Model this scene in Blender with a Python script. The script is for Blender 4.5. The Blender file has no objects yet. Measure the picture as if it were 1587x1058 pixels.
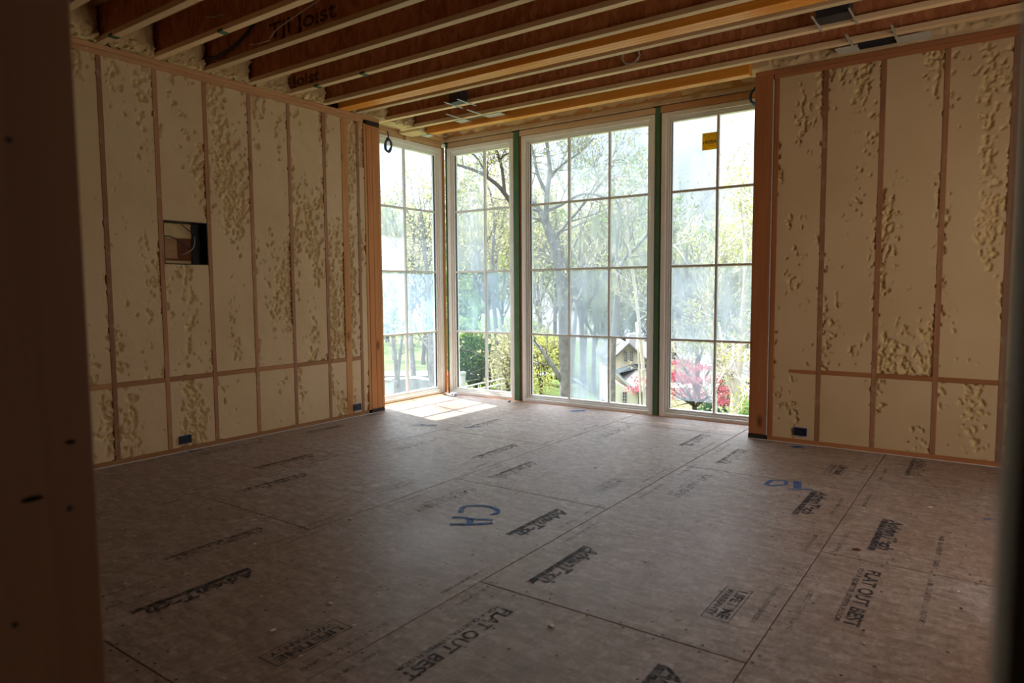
import bpy, bmesh, math, random
from mathutils import Vector, Matrix, noise
random.seed(7)
PI = math.pi
scene = bpy.context.scene
C = scene.collection

# ---------------------------------------------------------------- camera
F, W, H = 1056.0, 1587.0, 1058.0
CAM = Vector((5.38, -6.80, 1.303))
YAW, PITCH, ROLL = -0.618, 0.0757, -0.0069
fwd = Vector((math.sin(YAW)*math.cos(PITCH), math.cos(YAW)*math.cos(PITCH), -math.sin(PITCH)))
rt0 = Vector((math.cos(YAW), -math.sin(YAW), 0))
up0 = rt0.cross(fwd)
rt = rt0*math.cos(ROLL) + up0*math.sin(ROLL)
up = -rt0*math.sin(ROLL) + up0*math.cos(ROLL)
cd = bpy.data.cameras.new('camera'); cam = bpy.data.objects.new('camera', cd); C.objects.link(cam)
cd.sensor_width = 36; cd.lens = 36*F/W; cd.clip_start = 0.05; cd.clip_end = 400
cd.dof.use_dof = True; cd.dof.focus_distance = 6.0; cd.dof.aperture_fstop = 3.2
cam.matrix_world = Matrix(((rt.x, up.x, -fwd.x, CAM.x), (rt.y, up.y, -fwd.y, CAM.y), (rt.z, up.z, -fwd.z, CAM.z), (0, 0, 0, 1)))
scene.camera = cam

# ---------------------------------------------------------------- light and exposure
vs = scene.view_settings
vs.view_transform = 'Standard'; vs.look = 'None'; vs.gamma = 1; vs.use_curve_mapping = False
vs.exposure = 0.92
SUN_E, SKY_E = 12.5, 1.0
SUNDIR = Vector((1.215, -0.322, -1.257*1.55)).normalized()     # direction the sunlight travels
world = bpy.data.worlds.new('sky'); scene.world = world; world.use_nodes = True
nt = world.node_tree; nt.nodes.clear()
def N(nt, t, **k):
    n = nt.nodes.new(t)
    for a, v in k.items():
        if a.startswith('i_'): n.inputs[a[2:].replace('_', ' ')].default_value = v
        else: setattr(n, a, v)
    return n
tc = N(nt, 'ShaderNodeTexCoord'); sep = N(nt, 'ShaderNodeSeparateXYZ')
nt.links.new(tc.outputs['Generated'], sep.inputs[0])
rmp = N(nt, 'ShaderNodeValToRGB'); nt.links.new(sep.outputs['Z'], rmp.inputs[0])
cr = rmp.color_ramp
cr.elements[0].position = 0.0; cr.elements[0].color = (0.66, 0.70, 0.73, 1)
cr.elements[1].position = 0.34; cr.elements[1].color = (0.56, 0.66, 0.76, 1)
e = cr.elements.new(0.6); e.color = (1.0, 1.15, 1.5, 1)
e = cr.elements.new(1.0); e.color = (1.2, 1.5, 2.0, 1)
mp = N(nt, 'ShaderNodeMapping'); mp.inputs['Scale'].default_value = (2.2, 2.2, 5.0); nt.links.new(tc.outputs['Generated'], mp.inputs[0])
cn = N(nt, 'ShaderNodeTexNoise'); cn.inputs['Scale'].default_value = 1.6; cn.inputs['Detail'].default_value = 6; nt.links.new(mp.outputs[0], cn.inputs[0])
cr2 = N(nt, 'ShaderNodeValToRGB'); cr2.color_ramp.elements[0].position = 0.36; cr2.color_ramp.elements[1].position = 0.58; nt.links.new(cn.outputs[0], cr2.inputs[0])
mx = N(nt, 'ShaderNodeMixRGB'); nt.links.new(cr2.outputs[0], mx.inputs[0]); nt.links.new(rmp.outputs[0], mx.inputs[1]); mx.inputs[2].default_value = (0.80, 0.79, 0.78, 1)
# brighter round the sun, as a hazy sky is
dotn = N(nt, 'ShaderNodeVectorMath', operation='DOT_PRODUCT'); nt.links.new(tc.outputs['Generated'], dotn.inputs[0]); dotn.inputs[1].default_value = tuple(-SUNDIR)
pw = N(nt, 'ShaderNodeMapRange'); nt.links.new(dotn.outputs['Value'], pw.inputs[0]); pw.inputs[1].default_value = 0.45; pw.inputs[2].default_value = 1.0; pw.inputs[3].default_value = 1.0; pw.inputs[4].default_value = 4.0
vm = N(nt, 'ShaderNodeVectorMath', operation='SCALE'); nt.links.new(mx.outputs[0], vm.inputs[0]); nt.links.new(pw.outputs[0], vm.inputs['Scale'])
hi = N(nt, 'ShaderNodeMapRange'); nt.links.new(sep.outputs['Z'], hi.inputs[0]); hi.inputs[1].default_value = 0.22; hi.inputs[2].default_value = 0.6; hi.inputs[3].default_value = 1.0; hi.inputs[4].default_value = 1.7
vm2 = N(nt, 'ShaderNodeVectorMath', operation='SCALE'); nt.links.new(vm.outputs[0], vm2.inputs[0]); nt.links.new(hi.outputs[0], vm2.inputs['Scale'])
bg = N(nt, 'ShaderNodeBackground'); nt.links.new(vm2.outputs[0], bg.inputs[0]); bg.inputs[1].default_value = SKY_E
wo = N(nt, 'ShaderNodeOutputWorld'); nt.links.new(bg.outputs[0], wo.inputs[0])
sd = bpy.data.lights.new('sun', 'SUN'); sd.energy = SUN_E; sd.angle = 0.0093; sd.color = (1.0, 0.95, 0.86)
sun = bpy.data.objects.new('sun', sd); C.objects.link(sun); sun.location = (-8, 2, 14)
# added warm fill light at an added, unseen side-wall opening to brighten the room
ad = bpy.data.lights.new('side_fill_light', 'AREA'); ad.shape = 'RECTANGLE'; ad.size = 1.8; ad.size_y = 1.9; ad.energy = 14; ad.color = (1.0, 0.78, 0.55)
ao = bpy.data.objects.new('side_fill_light', ad); C.objects.link(ao); ao.location = (6.97, -3.1, 1.45)
ao.rotation_euler = Vector((-1, 0, 0.12)).to_track_quat('-Z', 'Y').to_euler()
sun.rotation_euler = SUNDIR.to_track_quat('-Z', 'Y').to_euler()

# ---------------------------------------------------------------- helpers
def bx(bm, x0, y0, z0, x1, y1, z1):
    vs_ = [bm.verts.new((x, y, z)) for z in (z0, z1) for y in (y0, y1) for x in (x0, x1)]
    for f in ((0, 2, 3, 1), (4, 5, 7, 6), (0, 1, 5, 4), (2, 6, 7, 3), (0, 4, 6, 2), (1, 3, 7, 5)):
        bm.faces.new([vs_[i] for i in f])
def box(*a, bev=0.0):
    bm = bmesh.new()
    if len(a) == 1: a = a[0]
    a = (min(a[0], a[3]), min(a[1], a[4]), min(a[2], a[5]), max(a[0], a[3]), max(a[1], a[4]), max(a[2], a[5]))
    bx(bm, *a)
    if bev: bmesh.ops.bevel(bm, geom=list(bm.edges), offset=bev, segments=1, affect='EDGES')
    return bm
def boxes(lst):
    bm = bmesh.new()
    for a in lst:
        bx(bm, min(a[0], a[3]), min(a[1], a[4]), min(a[2], a[5]), max(a[0], a[3]), max(a[1], a[4]), max(a[2], a[5]))
    return bm
def tube_into(bm, pts, rad, n=6, closed=False):
    pts = [Vector(p) for p in pts]; rings = []
    m = len(pts)
    if not hasattr(rad, '__len__'): rad = [rad]*m
    prev = None
    for i, p in enumerate(pts):
        if closed: t = (pts[(i+1) % m] - pts[i-1])
        else: t = pts[min(i+1, m-1)] - pts[max(i-1, 0)]
        if t.length < 1e-9: t = Vector((0, 0, 1))
        t.normalize()
        if prev is None:
            a = Vector((0, 0, 1)) if abs(t.z) < 0.9 else Vector((1, 0, 0))
            u = t.cross(a).normalized()
        else:
            u = (prev - t*prev.dot(t))
            u = u.normalized() if u.length > 1e-6 else t.orthogonal().normalized()
        prev = u; v = t.cross(u)
        rings.append([bm.verts.new(p + (u*math.cos(2*PI*k/n) + v*math.sin(2*PI*k/n))*rad[i]) for k in range(n)])
    for i in range(m if closed else m-1):
        a, b = rings[i], rings[(i+1) % m]
        for k in range(n):
            bm.faces.new((a[k], a[(k+1) % n], b[(k+1) % n], b[k]))
    if not closed:
        bm.faces.new(rings[0][::-1]); bm.faces.new(rings[-1])
def tube(pts, rad, n=6, closed=False):
    bm = bmesh.new(); tube_into(bm, pts, rad, n, closed); return bm
def wloc(p):
    v = Vector((0, 0, 0))
    while p is not None: v += Vector(p.location); p = p.parent
    return v
def obj(name, bm, mat=None, parent=None, smooth=False, origin=None):
    """link ONE mesh object; bm holds world coordinates"""
    me = bpy.data.meshes.new(name)
    bmesh.ops.recalc_face_normals(bm, faces=bm.faces)
    o = bpy.data.objects.new(name, me); C.objects.link(o)
    off = Vector((0, 0, 0))
    if parent is not None:
        o.parent = parent; off = wloc(parent)
    elif origin is not None:
        off = Vector(origin); o.location = off
    bmesh.ops.translate(bm, vec=-off, verts=bm.verts)
    bm.to_mesh(me); bm.free()
    if mat is not None: me.materials.append(mat)
    if smooth:
        for p in me.polygons: p.use_smooth = True
    return o
def thing(name, label, cat, loc, group=None):
    o = bpy.data.objects.new(name, None); C.objects.link(o); o.location = loc; o.empty_display_size = 0.1
    o['label'] = label; o['category'] = cat
    if group: o['group'] = group
    return o
def tag(o, label, cat, group=None, kind=None):
    o['label'] = label; o['category'] = cat
    if group: o['group'] = group
    if kind: o['kind'] = kind
    return o
def struct(name, bm, mat, label=None):
    o = obj(name, bm, mat); o['kind'] = 'structure'
    return o
def struct_empty(name, loc):
    o = bpy.data.objects.new(name, None); C.objects.link(o); o.location = loc; o['kind'] = 'structure'; o.empty_display_size = 0.1
    return o

# ---------------------------------------------------------------- materials
def mat(name, rough=0.6, spec=0.4, metallic=0.0, color=None):
    m = bpy.data.materials.new(name); m.use_nodes = True
    b = m.node_tree.nodes['Principled BSDF']
    b.inputs['Roughness'].default_value = rough; b.inputs['Specular IOR Level'].default_value = spec; b.inputs['Metallic'].default_value = metallic
    if color: b.inputs['Base Color'].default_value = (*color, 1)
    return m, m.node_tree, b
def ramp(nt, inp, stops):
    r = N(nt, 'ShaderNodeValToRGB'); nt.links.new(inp, r.inputs[0])
    els = r.color_ramp.elements
    els[0].position = stops[0][0]; els[0].color = (*stops[0][1], 1)
    els[1].position = stops[-1][0]; els[1].color = (*stops[-1][1], 1)
    for p, c in stops[1:-1]:
        e = els.new(p); e.color = (*c, 1)
    return r
def objcoord(nt, scale, rnd=True):
    tc = N(nt, 'ShaderNodeTexCoord'); mp = N(nt, 'ShaderNodeMapping'); mp.inputs['Scale'].default_value = scale
    nt.links.new(tc.outputs['Object'], mp.inputs[0])
    if rnd:
        oi = N(nt, 'ShaderNodeObjectInfo'); ml = N(nt, 'ShaderNodeMath', operation='MULTIPLY'); nt.links.new(oi.outputs['Random'], ml.inputs[0]); ml.inputs[1].default_value = 37.0
        nt.links.new(ml.outputs[0], mp.inputs['Location'])
    return mp.outputs[0]
def noise_tex(nt, vec, scale, detail=4, rough=0.55, dist=0.0):
    n = N(nt, 'ShaderNodeTexNoise'); nt.links.new(vec, n.inputs['Vector'])
    n.inputs['Scale'].default_value = scale; n.inputs['Detail'].default_value = detail; n.inputs['Roughness'].default_value = rough; n.inputs['Distortion'].default_value = dist
    return n.outputs['Fac']
def bump(nt, b, h, strength=0.3, dist=0.01):
    n = N(nt, 'ShaderNodeBump'); n.inputs['Strength'].default_value = strength; n.inputs['Distance'].default_value = dist
    nt.links.new(h, n.inputs['Height']); nt.links.new(n.outputs[0], b.inputs['Normal'])
def mixc(nt, fac, a, b, mode='MIX'):
    m = N(nt, 'ShaderNodeMixRGB', blend_type=mode)
    for i, x in enumerate((fac, a, b)):
        if hasattr(x, 'node'): nt.links.new(x, m.inputs[i])
        elif i == 0: m.inputs[0].default_value = x
        else: m.inputs[i].default_value = (*x, 1)
    return m.outputs[0]
def wood(name, c1, c2, axis, knots=0.5, rough=0.65, foamy=0.0, var=0.25):
    m, nt, b = mat(name, rough, 0.25)
    s = [10.0, 10.0, 10.0]; s[axis] = 0.5
    v = objcoord(nt, tuple(s))
    g = noise_tex(nt, v, 2.2, 6, 0.6, 0.6)
    col = ramp(nt, g, [(0.22, c1), (0.78, c2)]).outputs[0]
    if knots:
        s2 = [9.0, 9.0, 9.0]; s2[axis] = 4.0
        kv = objcoord(nt, tuple(s2)); vo = N(nt, 'ShaderNodeTexVoronoi'); nt.links.new(kv, vo.inputs['Vector']); vo.inputs['Scale'].default_value = 0.55
        kr = ramp(nt, vo.outputs['Distance'], [(0.05, (1, 1, 1)), (0.16, (0, 0, 0))])
        kf = N(nt, 'ShaderNodeMath', operation='MULTIPLY'); nt.links.new(kr.outputs[0], kf.inputs[0]); kf.inputs[1].default_value = knots
        col = mixc(nt, kf.outputs[0], col, tuple(x*0.28 for x in c1))
    oi = N(nt, 'ShaderNodeObjectInfo'); mr = N(nt, 'ShaderNodeMapRange'); nt.links.new(oi.outputs['Random'], mr.inputs[0]); mr.inputs[3].default_value = 1-var; mr.inputs[4].default_value = 1+var*0.5
    cmb = N(nt, 'ShaderNodeCombineXYZ')
    for i in range(3): nt.links.new(mr.outputs[0], cmb.inputs[i])
    col = mixc(nt, 1.0, col, cmb.outputs[0], 'MULTIPLY')
    if foamy:
        fv = objcoord(nt, (1, 1, 1)); fn = noise_tex(nt, fv, 9, 5, 0.65)
        fr = ramp(nt, fn, [(0.56, (0, 0, 0)), (0.66, (foamy,)*3)])
        col = mixc(nt, fr.outputs[0], col, (0.62, 0.52, 0.34))
    nt.links.new(col, b.inputs['Base Color'])
    bump(nt, b, g, 0.06, 0.003)
    return m
def plain(name, color, rough=0.5, spec=0.4, metallic=0.0, var=0.12, scale=12.0, bmp=0.0):
    m, nt, b = mat(name, rough, spec, metallic)
    v = objcoord(nt, (1, 1, 1)); g = noise_tex(nt, v, scale, 4)
    col = ramp(nt, g, [(0.3, tuple(x*(1-var) for x in color)), (0.7, tuple(min(1, x*(1+var)) for x in color))]).outputs[0]
    nt.links.new(col, b.inputs['Base Color'])
    if bmp: bump(nt, b, g, bmp, 0.01)
    return m

M = {}
M['stud'] = wood('stud_wood', (0.30, 0.135, 0.065), (0.46, 0.24, 0.13), 2, 0.5, foamy=0.25)
M['stud_warm'] = wood('stud_warm_wood', (0.46, 0.19, 0.06), (0.66, 0.34, 0.13), 2, 0.7, var=0.1)
M['post_red'] = wood('post_red_wood', (0.36, 0.125, 0.045), (0.50, 0.20, 0.075), 2, 0.85, var=0.1)
M['post_left'] = wood('post_left_wood', (0.44, 0.15, 0.05), (0.68, 0.31, 0.10), 2, 0.85, var=0.05)
M['plate_x'] = wood('plate_wood_x', (0.42, 0.19, 0.08), (0.60, 0.34, 0.17), 0, 0.4, foamy=0.3)
M['plate_y'] = wood('plate_wood_y', (0.42, 0.19, 0.08), (0.60, 0.34, 0.17), 1, 0.4, foamy=0.3)
M['bplate_x'] = wood('bottom_plate_wood_x', (0.36, 0.13, 0.05), (0.50, 0.22, 0.09), 0, 0.4)
M['bplate_y'] = wood('bottom_plate_wood_y', (0.36, 0.15, 0.06), (0.50, 0.26, 0.11), 1, 0.4)
M['pale_x'] = wood('pale_plate_wood_x', (0.58, 0.38, 0.22), (0.74, 0.55, 0.36), 0, 0.4, foamy=0.5)
M['pale_y'] = wood('pale_plate_wood_y', (0.58, 0.34, 0.15), (0.74, 0.50, 0.26), 1, 0.4, foamy=0.4)
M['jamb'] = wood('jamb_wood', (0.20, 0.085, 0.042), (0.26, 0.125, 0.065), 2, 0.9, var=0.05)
M['flange'] = wood('flange_wood', (0.78, 0.53, 0.28), (0.92, 0.71, 0.45), 0, 0.0, var=0.2)
M['green'] = plain('green_paint', (0.075, 0.165, 0.075), 0.55, 0.3, scale=5)
M['frame'] = plain('window_frame_white', (0.86, 0.84, 0.78), 0.45, 0.4, var=0.03)
M['muntin'] = plain('muntin_grey_white', (0.74, 0.72, 0.67), 0.45, 0.4, var=0.03)
M['rail_metal'] = plain('galvanised_metal', (0.55, 0.57, 0.54), 0.45, 0.5, 0.55, 0.08)
M['plate_metal'] = plain('pale_metal', (0.62, 0.63, 0.57), 0.5, 0.5, 0.25, 0.06)
M['dark_metal'] = plain('dark_metal', (0.05, 0.05, 0.055), 0.5, 0.4, 0.3)
M['bracket'] = plain('bracket_brown', (0.035, 0.025, 0.02), 0.7, 0.3)
M['blue_plastic'] = plain('blue_plastic', (0.015, 0.045, 0.20), 0.4, 0.5)
M['box_dark'] = plain('dark_plastic', (0.012, 0.012, 0.018), 0.5, 0.4)
M['coil'] = plain('blue_cable', (0.02, 0.06, 0.19), 0.4, 0.5)
M['cable_black'] = plain('black_cable', (0.015, 0.016, 0.02), 0.45, 0.5)
M['cable_white'] = plain('white_cable', (0.55, 0.50, 0.44), 0.45, 0.5)
M['caulk'] = plain('white_caulk', (0.62, 0.60, 0.56), 0.7, 0.2)
M['gap'] = plain('dark_gap', (0.04, 0.025, 0.018), 0.9, 0.1)
M['grey_trim'] = plain('grey_green_trim', (0.66, 0.63, 0.54), 0.8, 0.1, var=0.04)
M['hall'] = plain('hall_board', (0.25, 0.17, 0.11), 0.9, 0.1)
M['nail'] = plain('nail_dark', (0.015, 0.012, 0.010), 0.6, 0.3)
M['crumb'] = plain('crumb_pale', (0.72, 0.68, 0.60), 0.8, 0.2)
M['sheath'] = wood('sheathing_red', (0.12, 0.04, 0.02), (0.24, 0.085, 0.035), 2, 0.0)

def osb(name, dark, light, axis_scale, flake=1.0):
    m, nt, b = mat(name, 0.75, 0.2)
    v = objcoord(nt, axis_scale)
    vo = N(nt, 'ShaderNodeTexVoronoi'); vo.inputs['Scale'].default_value = 9; nt.links.new(v, vo.inputs['Vector']); vo.inputs['Randomness'].default_value = 1
    sp = N(nt, 'ShaderNodeSeparateColor'); nt.links.new(vo.outputs['Color'], sp.inputs[0])
    g = noise_tex(nt, v, 9, 5, 0.65, 1.5)
    mm = N(nt, 'ShaderNodeMath', operation='MULTIPLY_ADD'); nt.links.new(sp.outputs[0], mm.inputs[0]); mm.inputs[1].default_value = 0.4; nt.links.new(g, mm.inputs[2])
    hf = N(nt, 'ShaderNodeMath', operation='MULTIPLY'); nt.links.new(mm.outputs[0], hf.inputs[0]); hf.inputs[1].default_value = 0.7
    col = ramp(nt, hf.outputs[0], [(0.3, dark), (0.7, light)]).outputs[0]
    nt.links.new(col, b.inputs['Base Color'])
    bump(nt, b, hf.outputs[0], 0.2, 0.004)
    return m
M['web'] = osb('joist_web_board', (0.36, 0.12, 0.045), (0.62, 0.26, 0.115), (2.6, 1.0, 1.1))
M['deck'] = osb('upper_deck_board', (0.16, 0.07, 0.03), (0.28, 0.14, 0.07), (1, 1, 1))

def lvl_mat():
    m, nt, b = mat('laminated_beam_wood', 0.4, 0.4)
    v = objcoord(nt, (0.6, 30, 30)); g = noise_tex(nt, v, 1.2, 5, 0.6, 0.3)
    col = ramp(nt, g, [(0.3, (0.82, 0.27, 0.028)), (0.7, (0.95, 0.45, 0.075))]).outputs[0]
    nt.links.new(col, b.inputs['Base Color']); bump(nt, b, g, 0.1, 0.003)
    return m
M['lvl'] = lvl_mat()

def foam_mat():
    m, nt, b = mat('spray_foam', 0.75, 0.25)
    v = objcoord(nt, (1, 1, 1), rnd=False)
    big = noise_tex(nt, v, 1.3, 4); fine = noise_tex(nt, v, 45, 5, 0.6)
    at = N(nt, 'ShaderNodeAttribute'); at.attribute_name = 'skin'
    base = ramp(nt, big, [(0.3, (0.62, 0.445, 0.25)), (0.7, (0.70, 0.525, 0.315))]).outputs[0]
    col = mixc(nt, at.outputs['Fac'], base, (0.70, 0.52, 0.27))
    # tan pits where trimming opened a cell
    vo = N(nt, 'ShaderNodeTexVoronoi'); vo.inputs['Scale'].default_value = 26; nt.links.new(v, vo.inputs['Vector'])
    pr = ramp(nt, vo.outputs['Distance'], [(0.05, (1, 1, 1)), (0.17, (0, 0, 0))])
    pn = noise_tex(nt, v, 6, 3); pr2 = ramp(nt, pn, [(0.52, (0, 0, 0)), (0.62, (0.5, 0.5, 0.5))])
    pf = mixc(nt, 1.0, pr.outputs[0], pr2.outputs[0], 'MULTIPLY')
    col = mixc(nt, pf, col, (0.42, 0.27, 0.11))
    nt.links.new(col, b.inputs['Base Color'])
    vec2 = objcoord(nt, (1, 1, 1), rnd=False)
    bn = N(nt, 'ShaderNodeMath', operation='SUBTRACT'); nt.links.new(fine, bn.inputs[0]); nt.links.new(pf, bn.inputs[1])
    bump(nt, b, bn.outputs[0], 0.25, 0.006)
    return m
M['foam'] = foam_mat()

def floor_mat():
    m, nt, b = mat('subfloor_board', 0.5, 0.4)
    v = objcoord(nt, (1, 1, 1))
    big = noise_tex(nt, v, 1.1, 5, 0.6)
    v1 = objcoord(nt, (1.0, 0.4, 1)); v2 = objcoord(nt, (0.35, 1.0, 1))
    g1 = noise_tex(nt, v1, 34, 7, 0.72, 1.2); g2 = noise_tex(nt, v2, 30, 7, 0.72, 1.5)
    vo = N(nt, 'ShaderNodeTexVoronoi'); vo.inputs['Scale'].default_value = 34; nt.links.new(v2, vo.inputs['Vector'])
    s1 = N(nt, 'ShaderNodeSeparateColor'); nt.links.new(vo.outputs['Color'], s1.inputs[0])
    ad = N(nt, 'ShaderNodeMath', operation='ADD'); nt.links.new(g1, ad.inputs[0]); nt.links.new(g2, ad.inputs[1])
    a2 = N(nt, 'ShaderNodeMath', operation='MULTIPLY_ADD'); nt.links.new(s1.outputs[0], a2.inputs[0]); a2.inputs[1].default_value = 0.22; nt.links.new(ad.outputs[0], a2.inputs[2])
    hf = N(nt, 'ShaderNodeMath', operation='MULTIPLY'); nt.links.new(a2.outputs[0], hf.inputs[0]); hf.inputs[1].default_value = 0.5
    flakes = ramp(nt, hf.outputs[0], [(0.38, (0.19, 0.13, 0.105)), (0.54, (0.305, 0.230, 0.192)), (0.72, (0.47, 0.38, 0.33))]).outputs[0]
    dirt = ramp(nt, big, [(0.35, (0.84, 0.73, 0.64)), (0.65, (1.02, 1.02, 1.0))]).outputs[0]
    col = mixc(nt, 1.0, flakes, dirt, 'MULTIPLY')
    mid = noise_tex(nt, v, 18, 6, 0.7)
    md = ramp(nt, mid, [(0.33, (0.78, 0.76, 0.75)), (0.5, (1, 1, 1)), (0.75, (1.3, 1.3, 1.3))]).outputs[0]
    col = mixc(nt, 0.9, col, md, 'MULTIPLY')
    # small dark and pale specks
    vs1 = N(nt, 'ShaderNodeTexVoronoi'); vs1.inputs['Scale'].default_value = 9; nt.links.new(v, vs1.inputs['Vector'])
    sp = ramp(nt, vs1.outputs['Distance'], [(0.04, (1, 1, 1)), (0.085, (0, 0, 0))])
    col = mixc(nt, sp.outputs[0], col, (0.035, 0.028, 0.022))
    vs2 = N(nt, 'ShaderNodeTexVoronoi'); vs2.inputs['Scale'].default_value = 13; nt.links.new(v2, vs2.inputs['Vector'])
    sp2 = ramp(nt, vs2.outputs['Distance'], [(0.03, (1, 1, 1)), (0.07, (0, 0, 0))])
    col = mixc(nt, sp2.outputs[0], col, (0.5, 0.46, 0.42))
    nt.links.new(col, b.inputs['Base Color'])
    rr = ramp(nt, big, [(0.3, (0.42,)*3), (0.7, (0.6,)*3)]); nt.links.new(rr.outputs[0], b.inputs['Roughness'])
    bump(nt, b, hf.outputs[0], 0.12, 0.002)
    return m
M['floor'] = floor_mat()

def ink_mat(name, color, wear=0.45, scale=28):
    """worn ink: opaque where the noise is high, nothing where it has rubbed off"""
    m, nt, b = mat(name, 0.7, 0.2, color=color)
    v = objcoord(nt, (1, 1, 1)); g = noise_tex(nt, v, scale, 6, 0.75)
    r = ramp(nt, g, [(wear-0.12, (0, 0, 0)), (wear+0.12, (0.88,)*3)])
    nt.links.new(r.outputs[0], b.inputs['Alpha'])
    return m
M['ink'] = ink_mat('stamp_ink', (0.034, 0.036, 0.050), 0.44)
M['ink_faint'] = ink_mat('stamp_ink_faint', (0.045, 0.048, 0.058), 0.53)
M['ink_bare'] = ink_mat('bare_board_lettering', (0.13, 0.11, 0.10), 0.5)
M['spray'] = ink_mat('blue_spray_paint', (0.03, 0.12, 0.34), 0.42, 40)
M['spray_faint'] = ink_mat('blue_spray_paint_faint', (0.05, 0.16, 0.38), 0.52, 30)

def glass_mat():
    m = bpy.data.materials.new('window_glass'); m.use_nodes = True; nt = m.node_tree; nt.nodes.clear()
    t = N(nt, 'ShaderNodeBsdfTransparent'); t.inputs[0].default_value = (0.95, 0.97, 0.97, 1)
    g = N(nt, 'ShaderNodeBsdfGlossy'); g.inputs['Roughness'].default_value = 0.02
    lw = N(nt, 'ShaderNodeLayerWeight'); p5 = N(nt, 'ShaderNodeMath', operation='POWER'); nt.links.new(lw.outputs['Facing'], p5.inputs[0]); p5.inputs[1].default_value = 5
    fr = N(nt, 'ShaderNodeMapRange'); nt.links.new(p5.outputs[0], fr.inputs[0]); fr.inputs[3].default_value = 0.03; fr.inputs[4].default_value = 0.8
    mx = N(nt, 'ShaderNodeMixShader'); nt.links.new(fr.outputs[0], mx.inputs[0]); nt.links.new(t.outputs[0], mx.inputs[1]); nt.links.new(g.outputs[0], mx.inputs[2])
    o = N(nt, 'ShaderNodeOutputMaterial'); nt.links.new(mx.outputs[0], o.inputs[0])
    return m
M['glass'] = glass_mat()
def film_mat(k, tint):
    m = bpy.data.materials.new('protective_film'); m.use_nodes = True; nt = m.node_tree; nt.nodes.clear()
    v = objcoord(nt, (9, 9, 0.8)); g = noise_tex(nt, v, 1.0, 5, 0.6)
    v2 = objcoord(nt, (1, 1, 1)); g2 = noise_tex(nt, v2, 3.0, 3)
    av = N(nt, 'ShaderNodeMath', operation='MULTIPLY'); nt.links.new(g, av.inputs[0]); nt.links.new(g2, av.inputs[1])
    mr = N(nt, 'ShaderNodeMapRange'); nt.links.new(av.outputs[0], mr.inputs[0]); mr.inputs[1].default_value = 0.12; mr.inputs[2].default_value = 0.4; mr.inputs[3].default_value = k*0.6; mr.inputs[4].default_value = min(1, k*1.35)
    t = N(nt, 'ShaderNodeBsdfTransparent'); t.inputs[0].default_value = (0.93, 0.97, 1.0, 1)
    tl = N(nt, 'ShaderNodeBsdfTranslucent'); tl.inputs[0].default_value = (*tint, 1)
    df = N(nt, 'ShaderNodeBsdfDiffuse'); df.inputs[0].default_value = (*tint, 1)
    a = N(nt, 'ShaderNodeMixShader'); a.inputs[0].default_value = 0.35; nt.links.new(tl.outputs[0], a.inputs[1]); nt.links.new(df.outputs[0], a.inputs[2])
    mx = N(nt, 'ShaderNodeMixShader'); nt.links.new(mr.outputs[0], mx.inputs[0]); nt.links.new(t.outputs[0], mx.inputs[1]); nt.links.new(a.outputs[0], mx.inputs[2])
    o = N(nt, 'ShaderNodeOutputMaterial'); nt.links.new(mx.outputs[0], o.inputs[0])
    return m
_films = {}
def film(k, blue=False):
    key = (round(k, 2), blue)
    if key not in _films: _films[key] = film_mat(k, (0.42, 0.56, 0.74) if blue else (0.56, 0.63, 0.76))
    return _films[key]

def leaf_mat(name, c, tr=0.45):
    m = bpy.data.materials.new(name); m.use_nodes = True; nt = m.node_tree; nt.nodes.clear()
    v = objcoord(nt, (1, 1, 1)); g = noise_tex(nt, v, 1.2, 4)
    col = ramp(nt, g, [(0.3, tuple(x*0.7 for x in c)), (0.7, tuple(min(1, x*1.25) for x in c))]).outputs[0]
    d = N(nt, 'ShaderNodeBsdfDiffuse'); t = N(nt, 'ShaderNodeBsdfTranslucent'); nt.links.new(col, d.inputs[0]); nt.links.new(col, t.inputs[0])
    mx = N(nt, 'ShaderNodeMixShader'); mx.inputs[0].default_value = tr; nt.links.new(d.outputs[0], mx.inputs[1]); nt.links.new(t.outputs[0], mx.inputs[2])
    o = N(nt, 'ShaderNodeOutputMaterial'); nt.links.new(mx.outputs[0], o.inputs[0])
    return m
M['leaf_yellow'] = leaf_mat('spring_leaf_yellow', (0.36, 0.37, 0.12))
M['leaf_green'] = leaf_mat('spring_leaf_green', (0.17, 0.26, 0.075))
M['leaf_dark'] = leaf_mat('evergreen_leaf', (0.05, 0.10, 0.05), 0.3)
M['leaf_pale'] = leaf_mat('pale_spring_leaf', (0.36, 0.34, 0.19))
M['leaf_red'] = leaf_mat('red_maple_leaf', (0.40, 0.10, 0.13))
M['blossom'] = leaf_mat('white_blossom', (0.55, 0.53, 0.5))
M['bark'] = plain('bark_grey', (0.19, 0.18, 0.17), 0.9, 0.1, var=0.35, scale=6, bmp=0.4)
M['bark_dark'] = plain('bark_dark', (0.07, 0.058, 0.05), 0.9, 0.1, var=0.35, scale=6, bmp=0.4)
M['bark_pale'] = plain('bark_pale', (0.58, 0.51, 0.45), 0.85, 0.1, var=0.2, scale=3, bmp=0.3)
M['grass'] = plain('grass', (0.075, 0.10, 0.032), 0.95, 0.05, var=0.45, scale=0.9, bmp=0.5)
M['road'] = plain('pale_road', (0.22, 0.215, 0.21), 0.9, 0.1, var=0.08)
M['siding'] = plain('cream_siding', (0.74, 0.68, 0.56), 0.8, 0.2, var=0.03)
M['white'] = plain('white_paint', (0.50, 0.49, 0.48), 0.7, 0.2, var=0.03)
M['roof'] = plain('pale_grey_roof', (0.16, 0.155, 0.15), 0.9, 0.1, var=0.1, scale=3)
M['roof_dark'] = plain('dark_roof_and_shadow', (0.05, 0.06, 0.065), 0.9, 0.1, var=0.15, scale=3)
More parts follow.
